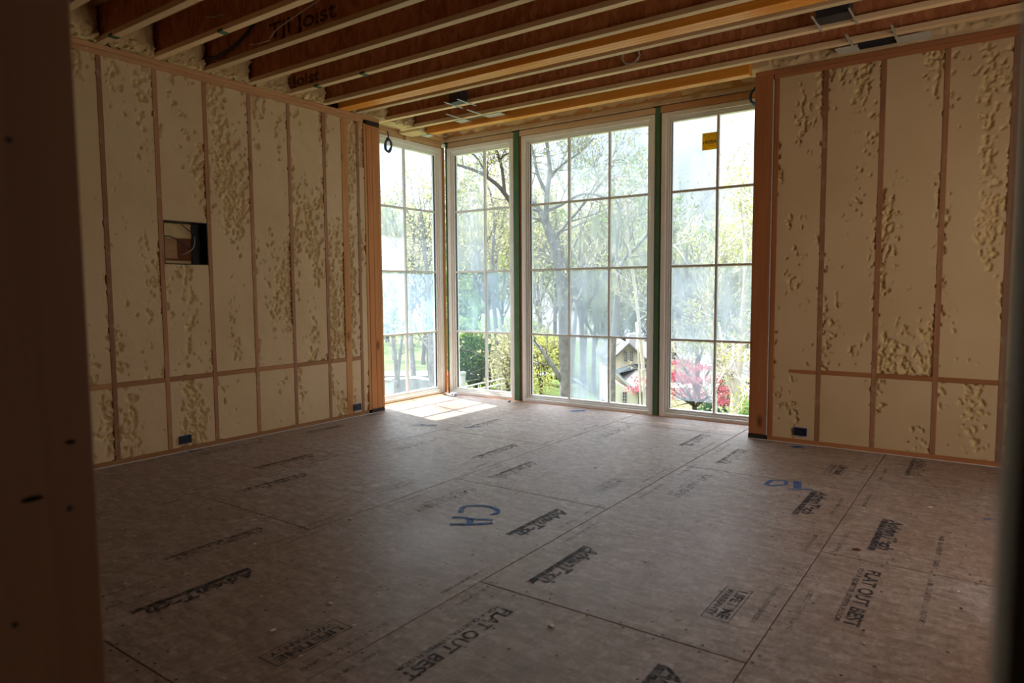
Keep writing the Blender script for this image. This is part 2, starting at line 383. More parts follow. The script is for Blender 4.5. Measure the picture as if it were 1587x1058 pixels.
M['pane_dark'] = plain('dark_window_pane', (0.05, 0.055, 0.06), 0.3, 0.5)
M['stone'] = plain('grey_stone', (0.22, 0.22, 0.22), 0.9, 0.1, var=0.2, scale=4, bmp=0.3)
M['paper'] = plain('white_paper', (0.8, 0.8, 0.8), 0.7, 0.2, var=0.05)
M['sticker'] = leaf_mat('yellow_sticker', (0.95, 0.56, 0.04), 0.65)
M['sticker_ink'] = plain('sticker_grey_ink', (0.10, 0.11, 0.16), 0.6, 0.2)
M['sticker_pale'] = leaf_mat('sticker_pale_mark', (0.95, 0.72, 0.28), 0.65)

# ---------------------------------------------------------------- text
_fc = {}
def text_bm(body, size, width=None, italic=0.0, bold=0.0, depth=0.0):
    cu = bpy.data.curves.new('t', 'FONT'); cu.body = body; cu.size = size; cu.shear = italic; cu.offset = bold; cu.fill_mode = 'FRONT'
    o = bpy.data.objects.new('t', cu); C.objects.link(o)
    dg = bpy.context.evaluated_depsgraph_get(); dg.update()
    me = bpy.data.meshes.new_from_object(o.evaluated_get(dg))
    bm = bmesh.new(); bm.from_mesh(me)
    bpy.data.objects.remove(o); bpy.data.curves.remove(cu); bpy.data.meshes.remove(me)
    xs = [v.co.x for v in bm.verts]; x0 = min(xs); x1 = max(xs)
    if width:
        s = width/(x1-x0)
        for v in bm.verts: v.co.x = (v.co.x-x0)*s
    return bm
def merge(dst, src, mtx):
    vm_ = [dst.verts.new(mtx @ v.co) for v in src.verts]
    for f in src.faces:
        try: dst.faces.new([vm_[v.index] for v in f.verts])
        except ValueError: pass
    src.free()
def floor_m(x, y, z=0.0012):            # baseline runs towards -Y, letters' tops point to +X
    return Matrix.Translation((x, y, z)) @ Matrix.Rotation(-PI/2, 4, 'Z')
def quad(bm, m4, x0, y0, x1, y1):
    bm.faces.new([bm.verts.new(m4 @ Vector(p)) for p in ((x0, y0, 0), (x1, y0, 0), (x1, y1, 0), (x0, y1, 0))])

# ---------------------------------------------------------------- floor
XS = [-0.02, 1.17, 2.36, 3.54, 4.715, 5.90, 7.0]
floor = struct('floor', box(-0.6, -9.6, -0.30, 8.0, -0.05, -0.024), M['gap'])
def panel(x0, x1, y0, y1):
    g = 0.0026
    o = obj('floor_panel', box(x0+g, y0+g, -0.023, x1-g, y1-g, 0.0, bev=0.0012), M['floor'], floor)
    return o
for i in range(-1, len(XS)-1):
    x0, x1 = (-0.42, XS[0]) if i < 0 else (XS[i], XS[i+1])
    off = -4.47 if i % 2 == 1 else -3.24
    ys = [-9.5] + [off + 2.44*k for k in range(-2, 3) if -9.4 < off + 2.44*k < -0.35] + [-0.10]
    for a, b in zip(ys, ys[1:]): panel(x0, x1, a, b)

def stamp_advantech(x, y, L=0.52, ink='ink'):
    bm = bmesh.new(); m4 = floor_m(x, y)
    merge(bm, text_bm('AdvanTech', 0.095, L*0.93, italic=0.25, bold=0.004), floor_m(x+0.040, y-0.0))
    # solid bar below with the sub-line left bare
    quad(bm, m4, 0.0, 0.0, L, 0.034)
    o = obj('printed_stamp', bm, M[ink], floor); o['label'] = 'dark printed AdvanTech lettering over a solid bar'
    b2_ = bmesh.new(); merge(b2_, text_bm('SUBFLOORING', 0.026, L-0.14, bold=0.0006), floor_m(x+0.007, y-0.07, 0.0016)); obj('reversed_lettering', b2_, M['ink_bare'], o)
def stamp_flat(x, y, L=0.62, ink='ink'):
    bm = bmesh.new()
    merge(bm, text_bm('FLAT OUT BEST', 0.080, L, bold=0.0022), floor_m(x+0.036, y))
    merge(bm, text_bm('FOR A QUIETER, STIFFER FLOOR', 0.030, L*0.97, bold=0.0006), floor_m(x, y))
    o = obj('printed_stamp', bm, M[ink], floor); o['label'] = 'dark printed FLAT OUT BEST lettering'
def stamp_warranty(x, y, L=0.34, ink='ink'):
    bm = bmesh.new(); m4 = floor_m(x, y); h = 0.112; t = 0.004
    quad(bm, m4, 0, 0, L, t); quad(bm, m4, 0, h-t, L, h); quad(bm, m4, 0, t, t, h-t); quad(bm, m4, L-t, t, L, h-t)
    merge(bm, text_bm('LIFETIME', 0.058, L-0.05, bold=0.002), floor_m(x+0.056, y-0.025))
    merge(bm, text_bm('WARRANTY', 0.040, L-0.05, bold=0.001), floor_m(x+0.014, y-0.025))
    o = obj('printed_stamp', bm, M[ink], floor); o['label'] = 'boxed LIFETIME WARRANTY print'
for a in ((4.90, -2.52, 0.56), (3.712, -3.835, 0.52), (4.458, -2.17, 0.55), (4.466, -4.645, 0.55), (2.535, -4.975, 0.54), (3.285, -3.41, 0.52)):
    stamp_advantech(*a)
for a in ((4.90, -0.87, 0.58), (3.705, -1.28, 0.57), (2.53, -2.565, 0.53), (3.26, -0.885, 0.56), (2.09, -4.61, 0.54), (2.08, -2.16, 0.57), (1.30, -1.33, 0.52), (1.36, -3.75, 0.55), (0.93, -3.35, 0.55), (0.2, -2.4, 0.5)):
    stamp_advantech(*a, ink='ink_faint')
for a in ((4.905, -3.355, 0.63), (3.738, -4.62, 0.60)): stamp_flat(*a)
for a in ((3.715, -2.16, 0.64), (2.56, -3.36, 0.56), (2.52, -0.85, 0.66), (0.15, -3.3, 0.6), (1.36, -2.3, 0.6)): stamp_flat(*a, ink='ink_faint')
stamp_warranty(4.462, -3.885); stamp_warranty(3.275, -5.08)
stamp_warranty(4.432, -1.37, ink='ink'); stamp_warranty(3.262, -2.60, 0.38, ink='ink_faint'); stamp_warranty(2.1, -3.4, 0.34, ink='ink_faint')
# rows of fine guide print along the long joints
for k, X in enumerate(XS[1:5]):
    for s, dx in ((1, 0.055), (-1, -0.075)):
        bm = bmesh.new(); y = -0.9 - 0.13*k
        while y > -5.6:
            w = random.uniform(0.25, 0.5)
            merge(bm, text_bm(random.choice(['SIZED FOR SPACING', 'THIS SIDE DOWN', 'STRENGTH AXIS THIS DIRECTION', 'NAIL LINE 16  19.2  24']), 0.026, w, bold=0.0012), floor_m(X+dx, y))
            y -= w + random.uniform(0.25, 0.7)
        obj('printed_line', bm, M['ink_faint'], floor)
for y0, y1, X in ((-2.65, -3.17, 5.185), (-3.3, -3.82, 5.18)):
    bm = bmesh.new(); merge(bm, text_bm('PANEL GRADE 23/32 CATEGORY', 0.028, y0-y1, bold=0.0016), floor_m(X, y0)); obj('printed_line', bm, M['ink_faint'], floor)

# blue spray marks
def ribbon(bm, pts, w, z=0.0016):
    pts = [Vector((p[0], p[1], z)) for p in pts]; prev = None
    for i, p in enumerate(pts):
        t = (pts[min(i+1, len(pts)-1)] - pts[max(i-1, 0)]).normalized(); n = Vector((-t.y, t.x, 0))*w/2
        cur = (bm.verts.new(p-n), bm.verts.new(p+n))
        if prev: bm.faces.new((prev[0], cur[0], cur[1], prev[1]))
        prev = cur
def smooth_path(P, n=5):
    P = [Vector((*p, 0)) if len(p) == 2 else Vector(p) for p in P]; out = []
    for i in range(len(P)-1):
        a, b, c, d = P[max(i-1, 0)], P[i], P[i+1], P[min(i+2, len(P)-1)]
        for k in range(n):
            t = k/n
            out.append(0.5*((2*b) + (c-a)*t + (2*a-5*b+4*c-d)*t*t + (3*b-a-3*c+d)*t**3))
    out.append(P[-1]); return out
bm = bmesh.new()
ribbon(bm, smooth_path([(2.86, -3.79), (2.81, -3.70), (2.845, -3.644), (2.911, -3.609), (2.984, -3.615), (3.04, -3.667), (3.03, -3.725)]), 0.034)
ribbon(bm, smooth_path([(2.875, -3.883), (2.93, -3.85), (2.99, -3.84), (3.09, -3.785)]), 0.036, 0.0017)
ribbon(bm, [(2.939, -3.98), (3.033, -3.916), (3.126, -3.828)], 0.036, 0.0018)
ribbon(bm, [(2.975, -3.845), (3.036, -3.913)], 0.04, 0.0019)
o = obj('spray_mark', bm, M['spray'], floor); o['label'] = 'blue sprayed letters CH'
bm = bmesh.new()
ribbon(bm, [(4.171, -2.193), (4.181, -2.081), (4.266, -2.041), (4.285, -2.130), (4.216, -2.214), (4.171, -2.193)], 0.032)
ribbon(bm, [(4.327, -2.0), (4.352, -2.11), (4.368, -2.178)], 0.05, 0.0017)
ribbon(bm, [(4.325, -2.235), (4.39, -2.19), (4.452, -2.154)], 0.026, 0.0018)
o = obj('spray_mark', bm, M['spray'], floor); o['label'] = 'blue sprayed characters D1'
for P, w, mk in (([(0.80, -2.02), (0.90, -1.98), (1.02, -1.93)], 0.09, 'spray_faint'), ([(1.70, -0.54), (1.76, -0.47), (1.81, -0.43)], 0.07, 'spray'), ([(4.06, -0.99), (4.12, -0.92)], 0.07, 'spray'),
                 ([(0.02, -1.9), (0.09, -1.86)], 0.07, 'spray_faint'), ([(5.36, -2.22), (5.42, -2.19)], 0.03, 'spray_faint'), ([(0.03, -3.86), (0.05, -3.76)], 0.06, 'spray_faint'),
                 ([(1.42, -1.70), (1.30, -1.86)], 0.05, 'spray_faint')):
    bm = bmesh.new(); ribbon(bm, P, w); o = obj('spray_mark', bm, M[mk], floor); o['label'] = 'blue sprayed blot'
# nail heads in rows over the joists and along the joints
bm = bmesh.new()
def disc(bm, x, y, r, z=0.0022, n=6):
    bm.faces.new([bm.verts.new((x+r*math.cos(2*PI*k/n), y+r*math.sin(2*PI*k/n), z)) for k in range(n)])
for i in range(len(XS)-2):
    off = -4.47 if i % 2 == 1 else -3.24
    for k in range(-1, 3):
        yj = off+2.44*k
        if not -5.9 < yj < -0.35: continue
        x = XS[i]+0.05
        while x < XS[i+1]-0.03:
            disc(bm, x, yj+random.uniform(0.012, 0.03), 0.0062); disc(bm, x+random.uniform(-.03, .03), yj-random.uniform(0.012, 0.035), 0.0062); x += random.uniform(0.11, 0.2)
    y = -5.6
    while y < -0.4:
        for s in (-0.025, 0.03): disc(bm, XS[i+1]+s+random.uniform(-.008, .008), y+random.uniform(-.02, .02), 0.0055)
        for q in range(3): disc(bm, XS[i]+0.3*(q+1)+random.uniform(-.03, .03), y+random.uniform(-.02, .02), 0.0065)
        y += 0.4064
o = obj('nail_heads', bm, M['nail'], floor); o['kind'] = 'stuff'
# loose crumbs
bm = bmesh.new()
for k in range(300):
    x, y = random.uniform(0.2, 5.5), random.uniform(-5.5, -0.5)
    s = random.uniform(0.0015, 0.0045) * (1 if random.random() < .93 else 2.2)
    bmesh.ops.create_icosphere(bm, subdivisions=0, radius=s, matrix=Matrix.Translation((x, y, s*0.5)) @ Matrix.Rotation(random.random()*3, 4, 'Z') @ Matrix.Diagonal((random.uniform(1, 2.6), 1, 0.5, 1)))
tag(obj('foam_crumbs', bm, M['crumb']), 'tiny pale crumbs scattered over the subfloor', 'crumbs', kind='stuff')

# ---------------------------------------------------------------- foam
def fbm(x, y, z, o=4):
    return noise.fractal(Vector((x, y, z)), 1.0, 2.0, o)
def foam_bay(parent, origin, u, n, wu, z0, z1, seed, rough=0.0, name='spray_foam', step=0.009, base=-0.004):
    """trimmed foam between two studs: flat cut surface, with pits and blobs where it never reached the cut plane"""
    origin, u, n = Vector(origin), Vector(u), Vector(n)
    nu = max(3, int(abs(wu)/step)); nz = max(3, int((z1-z0)/step))
    bm = bmesh.new(); lay = bm.verts.layers.float.new('skin'); G = []
    for j in range(nz+1):
        row = []
        for i in range(nu+1):
            a = wu*i/nu; z = z0+(z1-z0)*j/nz
            t = i/nu
            field = 0.95*fbm(a*4.5+seed*3.1, z*1.1+seed, seed*7.7, 2) + 0.62*fbm(a*26, z*20, seed+3.3, 4)
            edge = max(0, 1-min(t, 1-t)/0.16)
            field += 0.30*edge*(0.5+fbm(z*2.2, seed*5.0, 2.0 if t < .5 else 9.0, 2)) + rough
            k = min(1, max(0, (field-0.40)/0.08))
            blob = noise.noise(Vector((a*45, z*40, seed*2.0)))*0.8 + 0.6*noise.noise(Vector((a*90, z*85, seed+1)))
            d = base + 0.0015*fbm(a*6, z*6, seed, 3)
            # shallow knife marks
            d += 0.0012*math.sin((z*0.7+a)*26+seed)*max(0, fbm(a*2, z*2, seed+5, 2))
            if k > 0:
                d -= k*(0.010 + 0.024*(0.35-blob))
                if k > 0.5: d = min(d + 0.003, 0.006)
            row.append((origin + u*a + n*d + Vector((0, 0, z-origin.z)), k))
        G.append(row)
    V = []
    for row in G:
        r = []
        for p, k in row:
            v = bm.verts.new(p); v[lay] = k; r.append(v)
        V.append(r)
    for j in range(nz):
        for i in range(nu):
            bm.faces.new((V[j][i], V[j][i+1], V[j+1][i+1], V[j+1][i]))
    # back face so the foam has real thickness
    back = -0.09
    c = [bm.verts.new(origin + u*a + n*back + Vector((0, 0, z-origin.z))) for a, z in ((0, z0), (wu, z0), (wu, z1), (0, z1))]
    bm.faces.new(c)
    o = obj(name, bm, M['foam'], parent, smooth=True)
    return o
def foam_lump(parent, x0, y0, z0, x1, y1, z1, seed, face, bulge=0.05, amp=0.03, name='foam_lump', step=0.02, mat_='foam', freq=16):
    """rough untrimmed foam: a box with one heavily lumpy skin. face is the axis/direction the skin looks to"""
    bm = bmesh.new(); lay = bm.verts.layers.float.new('skin')
    bx(bm, x0, y0, z0, x1, y1, z1)
    L = max(x1-x0, y1-y0, z1-z0)
    for it in range(7):
        es = [e for e in bm.edges if e.calc_length() > step*1.5]
        if not es or len(bm.verts) > 30000: break
        bmesh.ops.subdivide_edges(bm, edges=es, cuts=1, use_grid_fill=True)
    cx, cy, cz = (x0+x1)/2, (y0+y1)/2, (z0+z1)/2
    f = Vector(face)
    for v in bm.verts:
        p = v.co
        b1 = abs(noise.noise(p*freq+Vector((seed, 0, 0))))*1.2 + 0.5*noise.noise(p*freq*2.3+Vector((0, seed, 0))) + 0.5*noise.noise(p*freq*0.35)
        rel = Vector(((p.x-cx)/(x1-x0), (p.y-cy)/(y1-y0), (p.z-cz)/(z1-z0)))
        w = max(0, f.x*rel.x + f.y*rel.y + f.z*rel.z + 0.5)
        dv = f*(bulge*w*(1-1.6*min(1, (abs(rel.x)*(1-abs(f.x)))**2+(abs(rel.y)*(1-abs(f.y)))**2+(abs(rel.z)*(1-abs(f.z)))**2)) + amp*b1*w)
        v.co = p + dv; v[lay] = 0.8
    return obj(name, bm, M[mat_], parent, smooth=True)

def foam_strip(parent, x0, x1, y, z0, z1, seed, step=0.012, name='foam_strip'):
    """ragged foam along a board facing -y: thick above, its lower edge ragged so that the board shows under it"""
    bm = bmesh.new(); lay = bm.verts.layers.float.new('skin'); nu = int((x1-x0)/step); nz = max(4, int((z1-z0)/step)); V = []
    for j in range(nz+1):
        row = []
        for i in range(nu+1):
            x = x0+(x1-x0)*i/nu; z = z0+(z1-z0)*j/nz
            f = (z-z0)/(z1-z0)*1.2 + 0.45*fbm(x*5, z*9, seed, 4) - 0.12
            k = min(1, max(0, f/0.08))
            lump = abs(noise.noise(Vector((x*26, z*26, seed))))*0.7+0.45*abs(noise.noise(Vector((x*55, z*55, seed+2))))
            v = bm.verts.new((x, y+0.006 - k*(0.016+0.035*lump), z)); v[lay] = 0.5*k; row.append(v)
        V.append(row)
    for j in range(nz):
        for i in range(nu): bm.faces.new((V[j][i], V[j][i+1], V[j+1][i+1], V[j+1][i]))
    c = [bm.verts.new(p) for p in ((x0, y+.03, z0), (x1, y+.03, z0), (x1, y+.03, z1), (x0, y+.03, z1))]; bm.faces.new(c)
    return obj(name, bm, M['foam'], parent, smooth=True)

# ---------------------------------------------------------------- left wall (room face x = 0)
HT = 3.10
wl = struct_empty('wall_left', (0, -3.2, 0))
obj('sheathing', box(-0.155, -6.40, 0.0, -0.14, -1.62, HT+0.35), M['sheath'], wl)
obj('bottom_plate', box(-0.14, -6.40, 0.001, 0.0, -1.85, 0.040, bev=.002), M['bplate_y'], wl)
obj('top_plate', box(-0.14, -6.40, HT-0.038, -0.0005, -1.62, HT, bev=.003), M['plate_y'], wl)
obj('top_plate', box(-0.14, -6.40, HT-0.077, -0.003, -1.845, HT-0.0385, bev=.003), M['plate_y'], wl)
LS = [(-6.012, .038, 'stud'), (-5.606, .038, 'stud'), (-5.20, .038, 'stud'), (-4.795, .038, 'stud'), (-4.388, .038, 'stud'), (-3.985, .040, 'stud'), (-3.578, .038, 'stud'), (-3.168, .038, 'stud'), (-2.762, .038, 'stud'), (-2.357, .038, 'stud'), (-2.105, .078, 'stud_warm'), (-1.93, .038, 'stud'), (-1.828, .036, 'stud_warm')]
for y, w, m_ in LS:
    o = obj('stud', box(-0.14, y-w/2, 0.0405, 0.0, y+w/2, HT-0.0775, bev=.003), M[m_], wl)
BZ = 0.585
MB = (-3.965, -3.597, 1.525, 1.872)      # recessed media box opening: y0 y1 z0 z1
for i, ((ya, wa, _), (yb, wb, _)) in enumerate(zip(LS, LS[1:])):
    a, b = ya+wa/2, yb-wb/2
    if b-a < 0.02: continue
    has_block = b < -1.9
    # i counts from the front of the room
    segs = [(0.0405, BZ), (BZ+0.04, HT-0.0775)] if has_block else [(0.0405, HT-0.0775)]
    if has_block: obj('blocking', box(-0.14, a, BZ, -0.001, b, BZ+0.038, bev=.002), M['bplate_y'], wl)
    for s, (za, zb) in enumerate(segs):
        if abs(a-MB[0]) < 0.05 and zb > 2:
            foam_bay(wl, (0, a, za), (0, 1, 0), (1, 0, 0), b-a, za, MB[2], 11+i*2.3+s)
            foam_bay(wl, (0, a, MB[3]), (0, 1, 0), (1, 0, 0), b-a, MB[3], zb, 12.7+i*2.3+s)
        else:
            foam_bay(wl, (0, a, za), (0, 1, 0), (1, 0, 0), b-a, za, zb, 3+i*2.3+s*0.9, rough=0.05 if b-a < .2 else 0.0)
obj('caulk_bead', tube([(0.004, -6.3, 0.003), (0.004, -4, 0.003), (0.004, -1.62, 0.003)], 0.004, 5), M['caulk'], wl)
# untrimmed foam over the top plate, one bulge in each joist bay
JY = [-3.965 + 0.4064*k for k in range(-5, 8)]
for k, (a, b) in enumerate(zip(JY, JY[1:])):
    y0, y1 = a+0.03, b-0.03
    if -2.2 < y1 and y0 < -2.05: y0, y1 = -2.02, b-0.03
    foam_lump(wl, -0.14, y0, HT+0.004, 0.0, y1, HT+0.30, k*3.7+1, (1, 0, 0), 0.06, 0.045, step=0.014, freq=20)
    foam_lump(wl, -0.10, y0+.01, HT+0.001, 0.004, y1-.01, HT+0.075, k*2.1+9, (1, 0, 0.0), 0.03, 0.085, step=0.009, freq=34)

# media recess
mbx = thing('media_box', 'open rectangular recess with dark rim and loose cables in the foamed left wall', 'wall box', (-0.05, -3.78, MB[2]))
y0, y1, z0, z1 = MB
obj('back_panel', box(-0.135, y0, z0, -0.125, y1, z1), M['sheath'], mbx)
obj('rim', boxes([(-0.13, y0, z0, -0.002, y0+.006, z1), (-0.13, y1-.006, z0, -0.002, y1, z1), (-0.13, y0, z0, 0.0, y1, z0+.006), (-0.13, y0, z1-.006, 0.0, y1, z1)]), M['box_dark'], mbx)
obj('side_liner', box(-0.125, y1-0.075, z0+.006, -0.115, y1-.006, z1-.006), M['box_dark'], mbx)
foam_lump(mbx, -0.125, y0+0.01, z1-0.13, -0.115, y1-.08, z1-.01, 5, (1, 0, 0), 0.0, 0.02, name='foam_residue', step=0.015)
foam_lump(mbx, -0.125, y0+0.01, z0+.008, -0.112, y1-.09, z0+.035, 8, (1, 0, 0), 0.0, 0.015, name='foam_residue', step=0.015)
obj('backing_strip', box(-0.12, y0+0.02, z0+.05, -0.108, y0+.16, z1-.13), M['plate_y'], mbx)
obj('cable', tube(smooth_path([(-0.03, y0+.006, z1-.13), (-0.02, y0+.06, z1-.125), (-0.02, y0+.14, z1-.165), (-0.03, y0+.235, z1-.225)]), 0.0045, 6), M['cable_black'], mbx, smooth=True)
obj('cable', tube(smooth_path([(-0.03, y0+.16, z0+.08), (-0.02, y0+.235, z1-.225), (-0.04, y0+.275, z1-.17), (-0.05, y0+.28, z1-.11)]), 0.003, 6), M['cable_white'], mbx, smooth=True)
obj('cable', tube(smooth_path([(-0.06, y0+.18, z1-.02), (-0.05, y0+.24, z1-.07), (-0.06, y0+.31, z1-.10), (-.07, y0+.34, z1-.22)]), 0.004, 6), M['cable_black'], mbx, smooth=True)

def outlet(name, label, c, ax):
    t = thing(name, label, 'electrical box', c, 'blue outlet boxes low on the walls')
    x, y, z = c
    if ax == 0:
        def B(u0, v0, w0, u1, v1, w1): return (x+w0, y+u0, z+v0, x+w1, y+u1, z+v1)
    else:
        def B(u0, v0, w0, u1, v1, w1): return (x+u0, y-w0, z+v0, x+u1, y-w1, z+v1)
    a, h = 0.05, 0.062
    obj('box_shell', boxes([B(-a, -.002, -.05, a, .004, .006), B(-a, h-.004, -.05, a, h+.002, .006), B(-a, 0, -.05, -a+.005, h, .006), B(a-.005, 0, -.05, a, h, .006)]), M['blue_plastic'], t)
    obj('box_back', boxes([B(-a+.005, 0, -.004, a-.005, h-.004, .0015)]), M['box_dark'], t)
    q = [(-.035, .02, -.01), (-.01, .03, .004), (.015, .018, .003), (.035, .028, -.012)]
    pts = [(x+w, y+u, z+v) if ax == 0 else (x+u, y-w, z+v) for u, v, w in q]
    obj('wire', tube(smooth_path(pts), 0.0025, 5), M['cable_black'], t)
outlet('outlet_box', 'blue outlet box low on the left wall, below the media recess', (0.006, -3.865, 0.068), 0)
outlet('outlet_box', 'blue outlet box low on the left wall beside the wooden corner post', (0.006, -2.02, 0.068), 0)
outlet('outlet_box', 'blue outlet box low on the right wall beside the red-brown post', (4.085, -0.836, 0.075), 1)

# ---------------------------------------------------------------- corner post between left wall and bay
pt = thing('wooden_post', 'orange knotty wooden post at the window end of the left wall', 'post', (-0.15, -1.71, 0))
obj('post_board', box(-0.30, -1.808, 0.045, 0.002, -1.735, HT-0.085, bev=.003), M['post_left'], pt)
obj('post_board', box(-0.30, -1.733, 0.045, 0.0, -1.657, HT-0.085, bev=.003), M['post_left'], pt)
obj('post_board', box(-0.30, -1.655, 0.045, -0.002, -1.618, HT-0.085, bev=.003), M['stud_warm'], pt)
o = obj('bracket', box(-0.30, -1.812, 0.001, 0.004, -1.63, 0.044), M['bracket'], pt); o['label'] = 'dark base bracket'
o = obj('bracket', box(-0.30, -1.812, HT-0.085, 0.004, -1.63, HT-0.040), M['bracket'], pt); o['label'] = 'dark top bracket'

# ---------------------------------------------------------------- right wall (room face y = -0.83)
YR = -0.83
wr = struct_empty('wall_right', (4.7, YR, 0))
obj('sheathing', box(3.66, YR+0.14, 0, 7.0, YR+0.155, HT+0.35), M['sheath'], wr)
obj('bottom_plate', box(3.815, YR, 0.001, 7.0, YR+0.14, 0.040, bev=.002), M['bplate_x'], wr)
obj('top_plate', box(3.66, YR+0.0005, HT-0.038, 7.0, YR+0.14, HT, bev=.003), M['bplate_x'], wr)
obj('top_plate', box(3.815, YR+0.003, HT-0.077, 7.0, YR+0.14, HT-0.0385, bev=.003), M['bplate_x'], wr)
RS = [(3.838, .040), (4.212, .038), (4.617, .038), (5.026, .038), (5.432, .040), (5.84, .038), (6.24, .038)]
for x, w in RS:
    obj('stud', box(x-w/2, YR, 0.0405, x+w/2, YR+0.14, HT-0.0775, bev=.003), M['stud'] if x != RS[0][0] else M['post_red'], wr)
BR = 0.593
for i, ((xa, wa), (xb, wb)) in enumerate(zip(RS, RS[1:])):
    a, b = xa+wa/2, xb-wb/2
    if i == 0:
        foam_bay(wr, (a, YR, .0405), (1, 0, 0), (0, -1, 0), b-a, 0.0405, HT-0.0775, 41.3)
        obj('blocking', box(3.99, YR-0.006, BR+.002, b, YR+.0, BR+.03, bev=.002), M['bplate_x'], wr)
    else:
        obj('blocking', box(a, YR+0.001, BR, b, YR+0.14, BR+.038, bev=.002), M['bplate_x'], wr)
        foam_bay(wr, (a, YR, .0405), (1, 0, 0), (0, -1, 0), b-a, 0.0405, BR, 43.3+i*2.7)
        foam_bay(wr, (a, YR, BR+.038), (1, 0, 0), (0, -1, 0), b-a, BR+.038, HT-0.0775, 44.9+i*2.7)
obj('caulk_bead', tube([(3.66, YR-.004, 0.003), (5, YR-.004, 0.003), (6.9, YR-.004, 0.003)], 0.004, 5), M['caulk'], wr)
foam_lump(wr, 3.60, YR+0.02, HT+0.004, 6.9, YR+0.13, HT+0.30, 77, (0, -1, 0), 0.02, 0.02, step=0.035, freq=12)
foam_strip(wr, 3.60, 6.9, YR-.03, HT+.0, HT+.20, 79)
foam_lump(wr, 3.60, -0.93, HT+.0, 3.80, YR+.02, HT+.14, 80, (-1, 0, 0), 0.04, 0.06, step=0.012, freq=26)
pr_ = thing('wooden_post', 'red-brown knotty wooden post at the window end of the right wall', 'post', (3.735, YR+.07, 0))
obj('post_board', box(3.658, YR, 0.045, 3.806, YR+0.14, HT-0.0395, bev=.003), M['post_red'], pr_)
o = obj('bracket', box(3.656, YR-0.003, 0.001, 3.806, YR+0.14, 0.044), M['bracket'], pr_); o['label'] = 'dark base bracket'
o = obj('caulk_bead', box(3.8065, YR-0.002, 0.041, 3.8145, YR+0.02, HT-0.08), M['caulk'], pr_); o['label'] = 'thin white bead beside the post'
wrr = struct('wall_return', box(3.66, -0.685, 0, 3.80, -0.10, HT+.3), M['bplate_x'])

# ---------------------------------------------------------------- window bay
YB = -0.27           # inner face of the back window frames
XB = -0.285          # inner face of the left bay window frame
def window(name, a, b, z0, z1, vbars, hbars, side, films, cornerfix=0):
    """side 'back': a..b along x, inner face y=YB looking -y; side 'left': a..b along y, inner face x=XB looking +x"""
    if side == 'back':
        def Bx(u0, z_0, d0, u1, z_1, d1): return (u0, YB+d0, z_0, u1, YB+d1, z_1)
        base = ((a+b)/2, YB+.06, z0)
    else:
        def Bx(u0, z_0, d0, u1, z_1, d1): return (XB-d0, u0, z_0, XB-d1, u1, z_1)
        base = (XB-.06, (a+b)/2, z0)
    w = struct_empty(name, base)
    o_, s_ = 0.045, 0.04
    def ringb(u0, u1, za, zb, t, d0, d1, tb=None):
        tb = tb or t
        return [Bx(u0, za, d0, u0+t, zb, d1), Bx(u1-t, za, d0, u1, zb, d1), Bx(u0+t, za, d0, u1-t, za+tb, d1), Bx(u0+t, zb-t, d0, u1-t, zb, d1)]
    bm = boxes(ringb(a, b, z0, z1, o_, 0.0, 0.13, 0.035)); bmesh.ops.bevel(bm, geom=list(bm.edges), offset=.002, segments=1, affect='EDGES')
    obj('window_frame', bm, M['frame'], w)
    bm = boxes(ringb(a+o_, b-o_, z0+.035, z1-o_+.0, s_*0.5, 0.022, 0.11)); obj('frame_step', bm, M['frame'], w)
    a2, b2, c2, d2 = a+o_+s_*.5, b-o_-s_*.5, z0+.035+s_*.5, z1-o_-s_*.5
    bm = boxes(ringb(a2, b2, c2, d2, s_*.55, 0.038, 0.10)); bmesh.ops.bevel(bm, geom=list(bm.edges), offset=.002, segments=1, affect='EDGES')
    obj('sash', bm, M['frame'], w)
    ga, gb, gz0, gz1 = a2+s_*.55, b2-s_*.55, c2+s_*.55, d2-s_*.55
    bm = boxes([Bx(ga-.01, gz0-.01, 0.058, gb+.01, gz1+.01, 0.063)]); obj('glass', bm, M['glass'], w)
    t = 0.011
    gl = boxes([(Bx(ga-.0, gz0, .052, ga+.007, gz1, .069)), Bx(gb-.007, gz0, .052, gb, gz1, .069)]); o = obj('glazing_seal', gl, M['cable_black'], w); o['label'] = 'thin dark seal round the glass'
    bm = boxes([Bx(v-t, gz0, .045, v+t, gz1, .0575) for v in vbars] + [Bx(ga, h-t, .046, gb, h+t, .0570) for h in hbars]
               + [Bx(v-t, gz0, .0635, v+t, gz1, .078) for v in vbars] + [Bx(ga, h-t, .0635, gb, h+t, .077) for h in hbars])
    obj('muntin_grid', bm, M['muntin'], w)
    # protective film, one sheet a pane (rows from the top)
    us = [ga] + list(vbars) + [gb]; zs = [gz1] + list(hbars)[::-1] + [gz0]
    if side == 'left': us = us[::-1]; us = sorted(us)
    for r in range(len(zs)-1):
        for c in range(len(us)-1):
            k = films[r][c]
            if not k: continue
            blue = k > 1; kk = k-1 if blue else k
            u0, u1, zt, zb = us[c]+.012, us[c+1]-.012, zs[r]-.012, zs[r+1]+.012
            if name == 'window_4' and r == 3: u0 += 0.05; zb += 0.08
            q = Bx(u0, zb, .0655, u1, zt, .0655); bm = bmesh.new()
            P4 = [(q[0], q[1], q[2]), (q[3], q[4], q[2]), (q[3], q[4], q[5]), (q[0], q[1], q[5])]
            bm.faces.new([bm.verts.new(p) for p in P4]); obj('protective_film', bm, film(kk, blue), w)
    return w
HB = [0.787, 1.528, 2.268]
window('window_1', -1.53, -0.305, 0.012, 3.045, [-0.915], HB, 'left', [[.15, .20], [.40, .10], [1.34, 1.30], [.12, .12]])
